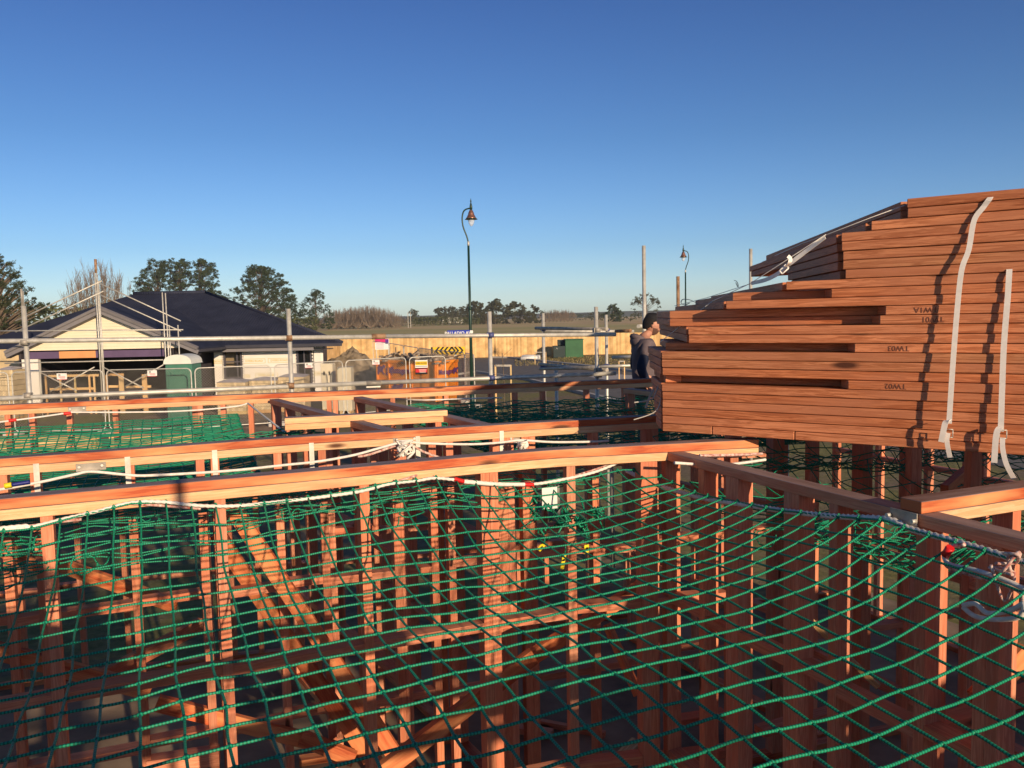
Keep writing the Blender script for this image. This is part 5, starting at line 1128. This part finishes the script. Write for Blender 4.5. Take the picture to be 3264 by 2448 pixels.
# ---------------------------------------------------------------- trees
def leafmat(name, ca, cb):
    m, t, b_ = mat(name); tn = N(t, "ShaderNodeAttribute", attribute_name="tint"); t.links.new(ramp(t, tn.outputs["Fac"], [(0, ca), (1, cb)]), b_.inputs["Base Color"]); b_.inputs["Roughness"].default_value = .75; b_.inputs["Specular IOR Level"].default_value = .15; return m
M['pine'] = leafmat("pine_foliage", (.018, .035, .016), (.06, .085, .035)); M['cyp'] = leafmat("cypress_foliage", (.02, .035, .016), (.075, .085, .035)); M['gum'] = leafmat("gum_foliage", (.035, .045, .022), (.10, .10, .055)); M['twig'] = leafmat("bare_twigs", (.17, .135, .105), (.36, .29, .225)); M['hedge'] = leafmat("hedge_foliage", (.035, .05, .018), (.11, .12, .05))
def tree(name, label, cat, base, H, clumps, lm, leaf, per, seed, trunk_r=.4, group=None, flat=.6, needle=False):
    """clumps: (dx, z, r) in fractions of H (x offset, height, radius); leaves scattered through each clump's volume"""
    rr = random.Random(seed); b = Vector(base); r_ = thing(name, tuple(b), label, cat, group)
    q = MB(); q.tube([b, b + Vector((.01 * H, 0, H * .35)), b + Vector((-.01 * H, 0, H * .7)), b + Vector((0, 0, H * .9))], trunk_r, 7, rs=[trunk_r, trunk_r * .75, trunk_r * .45, trunk_r * .15])
    lv = MB()
    for (dx, z, r) in clumps:
        dy = rr.uniform(-.25, .25) * max(.1, 1 - abs(dx)); c = b + Vector((dx * H, dy * H * .8, z * H)); R_ = r * H
        s_ = b + Vector((0, 0, max(.12, z - .22 - .1 * abs(dx)) * H)); q.tube([s_, s_.lerp(c, .5) + Vector((0, 0, .02 * H)), c], trunk_r * .2, 4, rs=[trunk_r * .28, trunk_r * .15, trunk_r * .05])
        sub = max(3, int(5 + 30 * r))
        for k_ in range(sub):
            v = Vector((rr.gauss(0, 1), rr.gauss(0, 1), rr.gauss(0, 1))).normalized() * (R_ * rr.random() ** .4); v.z *= flat; cc = c + v; rs_ = R_ * rr.uniform(.25, .45); tt = rr.random()
            for e in range(per):
                w = Vector((rr.gauss(0, 1), rr.gauss(0, 1), rr.gauss(0, 1))).normalized() * (rs_ * rr.random() ** .5); w.z *= .7; p = cc + w
                a_ = Vector((rr.gauss(0, 1), rr.gauss(0, 1), rr.gauss(0, .8) + (.5 if needle else 0))).normalized() * leaf * rr.uniform(.6, 1.3); bb = a_.cross(Vector((rr.gauss(0, 1), rr.gauss(0, 1), rr.gauss(0, 1)))).normalized() * leaf * (.28 if needle else .5)
                k = lv.add([p - a_ * .5 - bb * .5, p - a_ * .3 + bb * .5, p + a_ * .5]); lv.face([k, k + 1, k + 2], None, min(1, max(0, tt * .7 + rr.random() * .3)))
    q.build("trunk", M['bark'], r_); lv.build("crown", M[lm], r_); return r_
def gtree(px, ybase_h, ytop, D, *a, **k): pass
def place(px, ytop, D): return Vector((at(px, ytop, D).x, D, 0)), at(px, ytop, D).z
rr0 = random.Random(77)
def crown_from_profile(prof, n, rr, rmin=.05, rmax=.09):
    """prof: list of (z, left, right) fractions of H; clumps fill the outline"""
    out = []
    for _ in range(n):
        z = rr.uniform(prof[0][0], prof[-1][0])
        for (z0, l0, r0), (z1, l1, r1) in zip(prof, prof[1:]):
            if z <= z1: f = (z - z0) / (z1 - z0); l = l0 + (l1 - l0) * f; r = r0 + (r1 - r0) * f; break
        x = rr.uniform(l, r); rad = rr.uniform(rmin, rmax); out.append((x, z, rad))
    return out
# the big cypress at the left edge
b, H = place(-30, 800, 120)
tree("cypress_tree", "large dark layered cypress tree cut by the left edge of the picture", "tree", b, H, [c_ for c_ in crown_from_profile([(.05, -.5, .38), (.35, -.5, .46), (.48, -.5, .46), (.56, -.4, .40), (.75, -.3, .22), (.9, -.15, .10), (.97, -.05, .02)], 260, rr0, .05, .10)] + [(.5, .42, .05), (.52, .45, .03), (.48, .36, .05), (.45, .52, .04)], 'cyp', .42, 12, 1, .8, flat=.35, needle=True)
def pine(px, ytop, D, wl_, wr_, label, seed, n=70, gaps=True, low=.25):
    b, H = place(px, ytop, D); rr = random.Random(seed)
    cl = crown_from_profile([(low, -wl_ * .7, wr_ * .7), (low + .18, -wl_, wr_), (.62, -wl_ * .85, wr_ * .8), (.8, -wl_ * .5, wr_ * .55), (.95, -wl_ * .15, wr_ * .2)], int(n * 1.3), rr, .05, .095)
    return tree("pine_tree", label, "tree", b, H, cl, 'pine', H * .026, 34, seed, H * .02, "dark pines beyond the house", flat=.6, needle=True)
pine(500, 822, 300, .36, .20, "left pine of the three rising over the house's roof ridge", 21, 60)
pine(570, 818, 300, .22, .20, "middle pine of the three rising over the house's roof ridge", 22, 60)
pine(633, 818, 300, .14, .34, "right pine of the three rising over the house's roof ridge, leaning right", 23, 60)
pine(825, 843, 300, .48, .60, "broad dark pine standing alone right of the roof's hip", 24, 190, low=.08)
pine(1003, 920, 300, .38, .42, "small dense pine beside the brown bare hedge", 25, 90, low=.02)
# bare poplars
def bare(px, ytop, D, w_, n, label, seed, spread=.5, group=None, name="bare_tree", tk=1.0):
    b, H = place(px, ytop, D); rr = random.Random(seed); r_ = thing(name, tuple(b), label, "tree", group)
    q = MB(); q.tube([b, b + Vector((0, 0, H * .15))], .02 * H, 6); tw = MB()
    for i in range(n):
        a = rr.uniform(-1, 1); dx = a * w_ * H; dy = rr.uniform(-1, 1) * w_ * H * .6; top = H * (1 - .35 * abs(a) ** 1.5) * rr.uniform(.75, 1.0)
        P = [b + Vector((dx * .1, dy * .1, H * .05)), b + Vector((dx * .6, dy * .6, top * .35)), b + Vector((dx * .9, dy * .9, top * .7)), b + Vector((dx, dy, top))]
        tw.tube(P, .1, 3, rs=[.005 * H * tk, .003 * H * tk, .002 * H * tk, .001 * H * tk], tint=rr.random(), caps=False)
        for k_ in range(22):
            f = rr.uniform(.25, .98); s_ = P[1].lerp(P[3], f) if f > .3 else P[0].lerp(P[1], .7); v = Vector((rr.uniform(-.05, .05), rr.uniform(-.05, .05), rr.uniform(.06, .16))) * H; tw.tube([s_, s_ + v], .002 * H, 3, rs=[.0018 * H * tk, .0007 * H * tk], tint=rr.random(), caps=False)
    q.build("trunk", M['bark'], r_); tw.build("crown", M['twig'], r_); return r_
bare(312, 828, 150, .38, 46, "tall bare winter poplar rising behind the cream gable", 31)
bare(258, 850, 155, .22, 20, "bare winter tree leaning left behind the cream gable", 32)
# brown leafless belt and low dark trees
for i in range(17):
    x = 1058 + i * 13.5; yt = 984 + 4 * math.sin(i * 1.3) + (i > 13) * 14 - (4 < i < 12) * 9; bare(x, yt, 330 + 6 * (i % 3), .5, 48, "leafless brown tree in the dense bare belt beyond the fields", 100 + i, tk=1.5, group="leafless brown trees beyond the fields")
for i in range(8):
    x = 1738 + i * 12; bare(x, 985 + 3 * (i % 2) + (i in (0, 7)) * 5, 480, .55, 44, "leafless brown tree in the rounded far clump between two standards", 140 + i, tk=1.7, group="leafless brown trees beyond the fields")
def bush(px, ytop, D, w_, n, lm, label, seed, name="tree", low=.05, group=None, per=26, lf=.07, rm=(.11, .20)):
    b, H = place(px, ytop, D); rr = random.Random(seed)
    cl = crown_from_profile([(low, -w_ * .85, w_ * .85), (.4, -w_, w_), (.7, -w_ * .75, w_ * .75), (.93, -w_ * .3, w_ * .3)], n, rr, *rm)
    return tree(name, label, "tree", b, H, cl, lm, H * lf, per, seed, H * .02, group, flat=.8)
G = "broadleaf trees along the far edge of the fields"
bush(1517, 960, 430, .50, 34, 'gum', "rounded dark tree directly right of the near lamp post", 41, group=G); bush(1582, 957, 430, .48, 34, 'gum', "tall rounded tree between the lamp post and the middle standards", 42, group=G)
bush(1640, 962, 430, .50, 34, 'gum', "open topped tree above the far fence, third right of the lamp post", 43, group=G); bush(1702, 972, 430, .50, 30, 'gum', "tree with a pointed top left of the far bare clump", 44, group=G); bush(1665, 990, 425, .9, 26, 'gum', "low bushy tree in front of the taller trees at the centre", 45, group=G); bush(1550, 990, 425, 1.0, 26, 'gum', "low bushy tree at the foot of the near lamp post", 55, group=G)
for i, x in enumerate((1398, 1420, 1441, 1462, 1483)): bush(x, 978 + 2 * (i % 2), 560, .40, 16, 'gum', "slim far gum tree behind the long hedge, %s of five" % ("leftmost", "second from the left", "the middle one", "second from the right", "rightmost")[i], 60 + i, low=.35, group=G)
bush(1318, 985, 560, .35, 14, 'gum', "lone far tree left of the power poles", 66, group=G); bush(1955, 972, 420, .55, 40, 'pine', "dense dark conifer left of the rounded gum tree on the right", 67)
bush(1905, 992, 500, 1.1, 20, 'gum', "low far tree left of the dark conifer", 68, group=G); bush(2010, 998, 400, 1.8, 26, 'hedge', "low hedge trees beneath the rounded gum", 69, group=G)
b, H = place(2060, 930, 330); rr = random.Random(5); cl = [(.42 * math.cos(a) * rr.uniform(.5, 1), .62 + .33 * abs(math.sin(a)) * rr.uniform(.4, 1), rr.uniform(.06, .11)) for a in [math.pi * rr.random() for _ in range(34)]] + [(-.42, .45, .08), (-.36, .35, .09), (.3, .4, .1), (.42, .5, .08), (-.2, .3, .08)]
tree("gum_tree", "rounded open gum tree on the right beyond the tall standard", "tree", b, H, cl, 'gum', H * .035, 12, 71, H * .022, flat=.6)
q = MB(); 
def hedge(x0, x1, yt, D, label, seed, lm='hedge'):
    rr = random.Random(seed); a = at(x0, yt, D); b = at(x1, yt, D); H = a.z; lv = MB()
    for i in range(1800):
        p = Vector((rr.uniform(a.x, b.x), D + rr.uniform(-3, 3), 0)); p.z = H * rr.random() ** .7 * (1 + .25 * hsh(p.x * .15, seed)); s_ = H * .16
        v = Vector((rr.gauss(0, 1), rr.gauss(0, 1), rr.gauss(0, 1))).normalized() * s_; w = Vector((rr.gauss(0, 1), rr.gauss(0, 1), rr.gauss(0, 1))).normalized() * s_; k = lv.add([p, p + v, p + w]); lv.face([k, k + 1, k + 2], None, rr.random())
    tag(lv.build("hedge", M[lm]), label, "hedge")
hedge(1320, 1425, 1012, 420, "long green field hedge left of the near lamp post", 1); hedge(1425, 1530, 1014, 420, "green field hedge crossing behind the near lamp post", 2); hedge(1745, 1990, 1003, 620, "thin dark hedge line under the far bare clump", 3, 'pine'); hedge(1050, 1330, 1021, 410, "low scrub along the foot of the bare tree belt", 4, 'gum')
hedge(-250, 560, 985, 190, "dark shrub belt behind the house left of its roof", 5, 'hedge'); hedge(700, 1010, 1015, 290, "scrub beneath the two pines right of the roof", 6, 'hedge')
# power poles and tiny far roofs
for x, yt in ((1300, 996), (1308, 994)):
    p = at(x, yt, 330); tag(MB().beam(up_(p, 0), p, .2, .2, up=(0, 1, 0)).build("power_pole", M['kerb']), "pale far power pole, %s of the pair by the field edge" % ("left" if x < 1305 else "right"), "pole", "pair of far power poles")
for x, y, lb in ((1424, 1013, "far grey roofed farmhouse behind the hedge"), (1462, 1011, "far white roofed shed right of the farmhouse")):
    a = at(x, y, 600); r_ = thing("farmhouse", tuple(up_(a, 0)), lb, "building"); MB().box(Vector((a.x, 600, a.z / 2)), (7, 5, a.z)).build("wall", M['white'], r_); q = MB(); q.prism([Vector((a.x - 4, 597, a.z)), Vector((a.x + 4, 597, a.z)), Vector((a.x + 2.5, 597, a.z + 1.3)), Vector((a.x - 2.5, 597, a.z + 1.3))], (0, 6, 0)); q.build("roof", M['fascia'], r_, fixn=True)
# distant wooded hills
M['hill'] = plain("distant_wooded_hill", (.06, .085, .09), .95, 0, .15, .004)
q = MB(); n = 90; k0 = q.add([(-2600 + 5200 * i / n, 1300, 0) for i in range(n + 1)]); k1 = q.add([(-2600 + 5200 * i / n, 1350 + 30 * math.sin(i), 6.5 + 4 * (hsh(i * .23, 4.2) + .6) + 2 * hsh(i * 1.3, 7)) for i in range(n + 1)]); k2 = q.add([(-2600 + 5200 * i / n, 1640, 0) for i in range(n + 1)])
for i in range(n): q.face([k0 + i, k0 + i + 1, k1 + i + 1, k1 + i]); q.face([k1 + i, k1 + i + 1, k2 + i + 1, k2 + i])
tag(q.build("hills", M['hill'], base=(0, 1300, 0)), kind='structure')
# rough grass tufts on the verge
q = MB(); rr = random.Random(8)
for i in range(2000):
    D = rr.uniform(58, 70); x = rr.uniform(1640, 2060); p = Vector((at(x, 1100, D).x, D, 0)); h = rr.uniform(.04, .16); a = rr.uniform(0, 6.28); v = Vector((math.cos(a), math.sin(a), 0)) * .03; k = q.add([p - v, p + v, p + Vector((rr.uniform(-.08, .08), 0, h))]); q.face([k, k + 1, k + 2], None, rr.random())
tag(q.build("grass_tufts", leafmat("dry_grass", (.10, .10, .035), (.34, .26, .12))), "rough grass tufts on the verge before the paling fence", "grass", kind='stuff')
# ---------------------------------------------------------------- people
M['skin'] = plain("skin", (.50, .25, .17), .55, 0, .08, 20); M['hair'] = plain("black_hair", (.012, .010, .010), .8, 0, .3, 60, bmp=.002); M['beard'] = plain("dark_stubble", (.14, .075, .055), .8)
M['hood'] = plain("charcoal_hoodie", (.14, .11, .12), .9, 0, .15, 12, bmp=.004); M['navy'] = plain("navy_sleeve", (.010, .016, .040), .9, 0, .2, 12, bmp=.004); M['khaki'] = plain("khaki_trousers", (.13, .10, .06), .9, 0, .15, 10, bmp=.004); M['belt'] = plain("orange_belt", (.65, .12, .05), .6); M['boot'] = plain("work_boots", (.10, .06, .03), .7); M['cap'] = plain("black_cap", (.012, .012, .016), .8); M['logo'] = plain("chest_print", (.62, .50, .48), .8); M['logo_b'] = plain("chest_print_blue", (.06, .10, .22), .8)
def skin_mesh(name, J, E, parent, m, T, levels=2, smooth_=True, root=0):
    """J: list of (pos, rx[, ry]); E: edges. Grown with a Skin modifier and baked to one mesh"""
    me = D_.meshes.new(name); me.from_pydata([T @ Vector(j[0]) for j in J], E, []); o = D_.objects.new(name, me); C.scene.collection.objects.link(o)
    sk = o.modifiers.new("s", 'SKIN'); sk.use_smooth_shade = True; lay = me.skin_vertices
    if not lay:
        bm = bmesh.new(); bm.from_mesh(me); bm.verts.layers.skin.verify(); bm.to_mesh(me); bm.free(); lay = me.skin_vertices
    for i, j in enumerate(J):
        lay[0].data[i].radius = (j[1], j[2] if len(j) > 2 else j[1]); lay[0].data[i].use_root = (i == root)
    ss = o.modifiers.new("u", 'SUBSURF'); ss.levels = levels; ss.render_levels = levels
    C.view_layer.update(); nm = D_.meshes.new_from_object(o.evaluated_get(C.evaluated_depsgraph_get())); D_.objects.remove(o)
    org = Vector(root_loc(parent)); nm.transform(Matrix.Translation(-org)); nm.materials.clear(); nm.materials.append(m); nm.polygons.foreach_set("use_smooth", [True] * len(nm.polygons))
    ob = D_.objects.new(name, nm); C.scene.collection.objects.link(ob); ob.parent = parent; return ob
def join_into(ob, others):
    bm = bmesh.new(); bm.from_mesh(ob.data)
    for x in others:
        bm.from_mesh(x.data); D_.objects.remove(x)
    bm.to_mesh(ob.data); bm.free()
def head_mesh(T, head_T, parent):
    """ellipsoid head with brow, nose, lips, chin and ears; local x = forward"""
    bm = bmesh.new(); bmesh.ops.create_uvsphere(bm, u_segments=40, v_segments=30, radius=1)
    for v in bm.verts:
        x, y, z = v.co; X = x * .098; Y = y * .076; Z = z * .120
        if z < 0: Y *= 1 - .30 * (-z) ** 1.3; X = X * (1 - .12 * (-z)) + .010 * (-z) if x > 0 else X * (1 - .45 * (-z) ** 1.5)
        g = lambda cz, cy, sz, sy: math.exp(-((z - cz) / sz) ** 2 - ((y - cy) / sy) ** 2) if x > .1 else 0
        X += .030 * g(-.16, 0, .17, .20) + .012 * g(.06, 0, .18, .16)          # nose and bridge
        X += .010 * g(.20, 0, .10, .55)                                          # brow
        X -= .012 * g(.04, .38, .09, .17) + .012 * g(.04, -.38, .09, .17)        # eye sockets
        X += .010 * g(-.46, 0, .07, .28) + .009 * g(-.58, 0, .06, .24) - .006 * g(-.52, 0, .025, .28)   # lips
        X += .014 * g(-.84, 0, .13, .30)                                         # chin
        v.co = (X, Y, Z)
    for sg in (-1, 1):                                                           # ears
        e = bmesh.ops.create_uvsphere(bm, u_segments=14, v_segments=10, radius=1)['verts']
        for v in e: x, y, z = v.co; v.co = (x * .019 - .008 + z * -.004, sg * (.074 + .010 * abs(y)) + y * .006 , z * .032 - .004 - (.004 if abs(x) < .4 else 0))
    me = D_.meshes.new("head"); bm.to_mesh(me); bm.free(); me.transform(T @ head_T); org = Vector(root_loc(parent)); me.transform(Matrix.Translation(-org))
    o = D_.objects.new("head", me); C.scene.collection.objects.link(o); o.parent = parent; me.materials.append(M['skin']); me.polygons.foreach_set("use_smooth", [True] * len(me.polygons)); return o
def hand(T, wrist, d, nrm, parent, curl=.5, sc_=1.0):
    """palm, four curled fingers of unequal length and a thumb off the side; d = finger direction, nrm = palm normal"""
    w_ = Vector(wrist); d = Vector(d).normalized(); nrm = Vector(nrm); nrm = (nrm - d * nrm.dot(d)).normalized(); sd = d.cross(nrm)
    J = [(w_ - d * .03, .026, .020), (w_ + d * .02, .030, .017), (w_ + d * .085 * sc_, .040, .015)]; E = [(0, 1), (1, 2)]; parts = [skin_mesh("palm", J, E, parent, M['skin'], T, 1)]
    for k, (o_, L) in enumerate(((-.030, .070), (-.010, .080), (.010, .075), (.029, .060))):
        p = w_ + d * .08 * sc_ + sd * o_; J = [(p - d * .03, .008)]; E = []; dd = d
        for s_ in range(3):
            p = p + dd * L * (.42, .32, .26)[s_] * sc_; J.append((p, .0085 - .0008 * s_)); E.append((s_, s_ + 1)); dd = (dd + nrm * curl * .9).normalized()
        parts.append(skin_mesh("finger", J, E, parent, M['skin'], T, 1))
    p = w_ + d * .02 - sd * .022; dd = (d * .7 - sd * .7 + nrm * .2).normalized(); J = [(p, .012), (p + dd * .035, .011), (p + dd * .035 + (d * .8 - sd * .15 + nrm * .3) * .032, .0095), (p + dd * .035 + (d * .8 - sd * .1 + nrm * .5) * .055, .008)]
    parts.append(skin_mesh("thumb", J, [(0, 1), (1, 2), (2, 3)], parent, M['skin'], T, 1)); return parts
def person(loc, yaw, label, pose, look=0.0, nod=0.0, casual=True):
    T = Matrix.Translation(Vector(loc)) @ Matrix.Rotation(yaw, 4, 'Z'); r_ = thing("person", tuple(loc), label, "person")
    S = pose
    hT = Matrix.Translation(Vector(S['head'])) @ Matrix.Rotation(look, 4, 'Z') @ Matrix.Rotation(nod, 4, 'Y')
    J = [((0, 0, .95), .13, .10), ((0, 0, 1.10), .115, .095), ((.0, 0, 1.30), .13, .10), ((0, 0, 1.42), .10, .08), ((.01, 0, 1.50), .055), (Vector(S['head']) + Vector((-.01, 0, -.07)), .052)]
    E = [(0, 1), (1, 2), (2, 3), (3, 4), (4, 5)]
    for sg, kk in ((-1, 'R'), (1, 'L')):
        n = len(J); hip, knee, ank, toe = S['leg' + kk]; J += [(hip, .085), (knee, .055), (ank, .04), (toe, .035)]; E += [(0, n), (n, n + 1), (n + 1, n + 2), (n + 2, n + 3)]
        n = len(J); sh, el, wr = S['arm' + kk]; J += [(sh, .055), (el, .040), (wr, .028)]; E += [(3, n), (n, n + 1), (n + 1, n + 2)]
    body = skin_mesh("body", J, E, r_, M['skin'], T); extra = [head_mesh(T, hT, r_)]
    for kk in 'RL':
        sh, el, wr = [Vector(v) for v in S['arm' + kk]]; d = (wr - el).normalized(); extra += hand(T, wr, S.get('hd' + kk, d), S.get('hn' + kk, (0, 1 if kk == 'R' else -1, 0)), r_, S.get('curl', .5))
    join_into(body, extra)
    # clothes
    J = [((0, 0, .90), .155, .125), ((0, 0, 1.05), .160, .125), ((.005, 0, 1.25), .165, .135), ((-.005, 0, 1.40), .14, .12), ((-.005, 0, 1.47), .085, .08)]; E = [(0, 1), (1, 2), (2, 3), (3, 4)]
    for kk in 'RL':
        n = len(J); sh, el, wr = [Vector(v) for v in S['arm' + kk]]; J += [(sh, .080), (sh.lerp(el, .55), .068)]; E += [(3, n), (n, n + 1)]
    skin_mesh("hoodie", J, E, r_, M['hood'], T)
    for kk in 'RL':
        sh, el, wr = [Vector(v) for v in S['arm' + kk]]; skin_mesh("sleeve", [(sh.lerp(el, .35), .066), (el, .060), (el.lerp(wr, .6), .052), (wr - (wr - el).normalized() * .01, .040)], [(0, 1), (1, 2), (2, 3)], r_, M['navy'], T)
    J = [((0, 0, .98), .135, .11), ((0, 0, .88), .14, .115)]; E = [(0, 1)]
    for kk in 'RL':
        n = len(J); hip, knee, ank, toe = [Vector(v) for v in S['leg' + kk]]; J += [(hip - Vector((0, 0, .06)), .095), (knee, .075), (ank + Vector((0, 0, .02)), .062)]; E += [(1, n), (n, n + 1), (n + 1, n + 2)]
    skin_mesh("trousers", J, E, r_, M['khaki'], T)
    for kk in 'RL':
        hip, knee, ank, toe = [Vector(v) for v in S['leg' + kk]]; skin_mesh("boot", [(ank + Vector((0, 0, .06)), .055), (ank + Vector((0, 0, -.01)), .05), (toe, .042), (toe + (toe - ank).normalized() * .05, .03)], [(0, 1), (1, 2), (2, 3)], r_, M['boot'], T)
    # hood lying round the neck
    q = MB(); pts = [T @ Vector((-.02 + .095 * math.cos(a) - .02, .095 * math.sin(a), 1.455 + .04 * -math.cos(a) )) for a in [2 * math.pi * e / 18 for e in range(19)]]; q.tube(pts, .04, 8, rs=[.016 + .022 * (.5 - .5 * math.cos(2 * math.pi * e / 18)) for e in range(19)])
    q2 = MB(); q2.lathe([(0, -.085), (.06, -.07), (.10, -.03), (.11, .01), (.09, .05), (.05, .07), (0, .075)], (0, 0, 0), 16); q2.v = [T @ (Vector((-.085, 0, 1.435)) + Vector((v.x * .75, v.y * 1.15, v.z))) for v in q2.v]; k_ = len(q.v); q.v += q2.v; q.f += [[i + k_ for i in f] for f in q2.f]; q.uv += q2.uv; q.c += q2.c; q.m += q2.m; q.sm += q2.sm
    q.build("hood", M['hood'], r_)
    # hair: cap shell over skull, lower at the nape
    bm = bmesh.new(); bmesh.ops.create_uvsphere(bm, u_segments=32, v_segments=24, radius=1); dl = []
    for v in bm.verts:
        x, y, z = v.co; lim = .30 if x > .25 else (-.50 + max(0, x + .35) * 1.4)
        if z < lim: dl.append(v)
        v.co = (x * .106 - .004, y * .083 * (1 + .02 * math.sin(9 * z)), z * .128 + .003)
    bmesh.ops.delete(bm, geom=dl, context='VERTS'); me = D_.meshes.new("hair"); bm.to_mesh(me); bm.free(); me.transform(T @ hT); me.transform(Matrix.Translation(-Vector(root_loc(r_)))); me.materials.append(M['hair']); o = D_.objects.new("hair", me); C.scene.collection.objects.link(o); o.parent = r_; o.modifiers.new("t", 'SOLIDIFY').thickness = -.012
    me.polygons.foreach_set("use_smooth", [True] * len(me.polygons))
    return r_, T, hT
fl = at(2066, 1200, 9.95); loc = Vector((fl.x - .045, 9.95, PZ + .0185))
pose = dict(head=(.11, 0, 1.625), armR=((-.03, -.20, 1.40), (-.15, -.25, 1.13), (-.03, -.22, .90)), armL=((0, .19, 1.40), (-.03, .24, 1.13), (.12, .2, .92)),
            legR=((0, -.09, .90), (.03, -.10, .50), (-.02, -.11, .09), (.13, -.12, .035)), legL=((0, .09, .90), (.04, .10, .50), (0, .11, .09), (.15, .13, .035)), curl=.5, hdR=(.35, .1, -1), hdL=(.4, 0, -1))
pr, T, hT = person(loc, math.radians(14), "bearded man in charcoal hoodie and black cap behind the truss stack, looking right", pose, look=math.radians(-16), nod=math.radians(10))
def loc_mesh(name, q, m, par, MT): q.v = [MT @ v for v in q.v]; return q.build(name, m, par)
q = MB(); q.lathe([(.107, .045), (.108, .07), (.102, .10), (.082, .125), (.04, .138), (.0, .141)], (0, 0, 0), 24); q.v = [Vector((v.x * .98, v.y * .80, v.z)) for v in q.v]; loc_mesh("cap", q, M['cap'], pr, T @ hT)
q = MB(); q.prism([Vector((.085 * math.cos(a) * 1.0 + .075 * max(0, math.cos(a)), .078 * math.sin(a), .046)) for a in [math.pi * (e / 12 - .5) for e in range(13)]], (0, 0, .008)); loc_mesh("cap_peak", q, M['cap'], pr, T @ hT @ Matrix.Rotation(math.pi * .0, 4, 'Z'))
bm = bmesh.new(); bmesh.ops.create_uvsphere(bm, u_segments=28, v_segments=20, radius=1); dl = []
for v in bm.verts:
    x, y, z = v.co
    if z > -.28 + (0 if x < .6 else -.15) or x < -.05 or (x > .86 and z > -.72) : dl.append(v)
    v.co = (x * .102 * (1 - .12 * -z) + .012 * -z, y * .079 * (1 - .30 * abs(z) ** 1.3), z * .124)
bmesh.ops.delete(bm, geom=dl, context='VERTS'); me = D_.meshes.new("beard"); bm.to_mesh(me); bm.free(); me.transform(T @ hT); me.transform(Matrix.Translation(-Vector(root_loc(pr)))); me.materials.append(M['beard']); o = D_.objects.new("beard", me); C.scene.collection.objects.link(o); o.parent = pr; o.modifiers.new("t", 'SOLIDIFY').thickness = .004
q = MB(); q.tube([(.095, -.008, -.058), (.135, -.012, -.064)], .004, 6); loc_mesh("cigarette", q, M['white'], pr, T @ hT)
q = MB(); q.tube([(.165 * math.cos(a), .140 * math.sin(a), .935) for a in [2 * math.pi * e / 20 for e in range(21)]], .014, 6); loc_mesh("belt", q, M['belt'], pr, T)
q = MB(); q.box((.10, -.128, 1.275), (.13, .006, .022)); q.box((.10, -.129, 1.245), (.10, .006, .014)); loc_mesh("chest_print", q, M['logo'], pr, T)
q = MB(); q.prism([Vector((.05, -.128, 1.225)), Vector((.15, -.122, 1.225)), Vector((.11, -.128, 1.10))], (0, -.004, 0)); loc_mesh("chest_print", q, M['logo_b'], pr, T)
# the person holding the camera, standing on a plank behind the view point
fz = 1.79
pose2 = dict(head=(.04, 0, 1.635), armR=((0, -.19, 1.42), (.14, -.26, 1.24), (.31, -.10, 1.50)), armL=((0, .19, 1.42), (.14, .26, 1.24), (.31, .10, 1.50)),
             legR=((0, -.09, .90), (.02, -.11, .50), (0, -.12, .09), (.15, -.13, .035)), legL=((0, .09, .90), (.02, .11, .50), (0, .12, .09), (.15, .13, .035)), curl=.7, hdR=(.2, .5, .8), hdL=(.2, -.5, .8), hnR=(1, 0, 0), hnL=(1, 0, 0))
person(Vector((0, -.52, fz)), math.radians(90), "person standing behind the view point and casting a shadow on the net", pose2)
r_ = thing("scaffold", (0, -.5, 0), "low plank scaffold under the view point", "scaffold")
for k_ in range(3): MB().beam(Vector((-1.9, -.75 + .24 * k_, fz - .02)), Vector((1.9, -.75 + .24 * k_, fz - .02)), .225, .036).build("scaffold_plank", M['yellow'], r_)
for x in (-1.75, 1.75):
    for y in (-.95, .0): MB().tube([Vector((x, y - .1, 0.15)), Vector((x, y - .1, fz - .02 if y > -.5 else 3.35))], .0242, 10).build("standard", M['galv'], r_)
    MB().tube([Vector((x, -1.15, fz - .065)), Vector((x, .05, fz - .065))], .0242, 10).build("putlog", M['galv'], r_)
MB().tube([Vector((-2.2, -1.08, fz + .55)), Vector((2.6, -1.08, fz + .55))], .0242, 10).build("handrail", M['galv'], r_)
MB().beam(st(-2.6, -1.0, 3.09), st(1.45, -1.0, 3.09), .038, .095).build("shade_board", M['yellow'], r_)  # unseen board added to shade the dwangs of the near wall
MB().tube([Vector((.854, -.83, .15)), Vector((.854, -.83, 4.08))], .0242, 10).build("standard", M['galv'], r_)
# ---------------------------------------------------------------- air
HAZE = 0.0002
m = D_.materials.new("haze_air"); m.use_nodes = True; t = m.node_tree; t.nodes.remove(t.nodes["Principled BSDF"]); v_ = t.nodes.new("ShaderNodeVolumePrincipled"); v_.inputs["Density"].default_value = HAZE; v_.inputs["Color"].default_value = (.86, .91, 1.0, 1); v_.inputs["Anisotropy"].default_value = 0
t.links.new(v_.outputs[0], t.nodes["Material Output"].inputs["Volume"])
q = MB(); q.beam(Vector((0, -150, 24.5)), Vector((0, 1700, 24.5)), 5400, 51.0); tag(q.build("haze", m, fixn=True), kind='stuff')
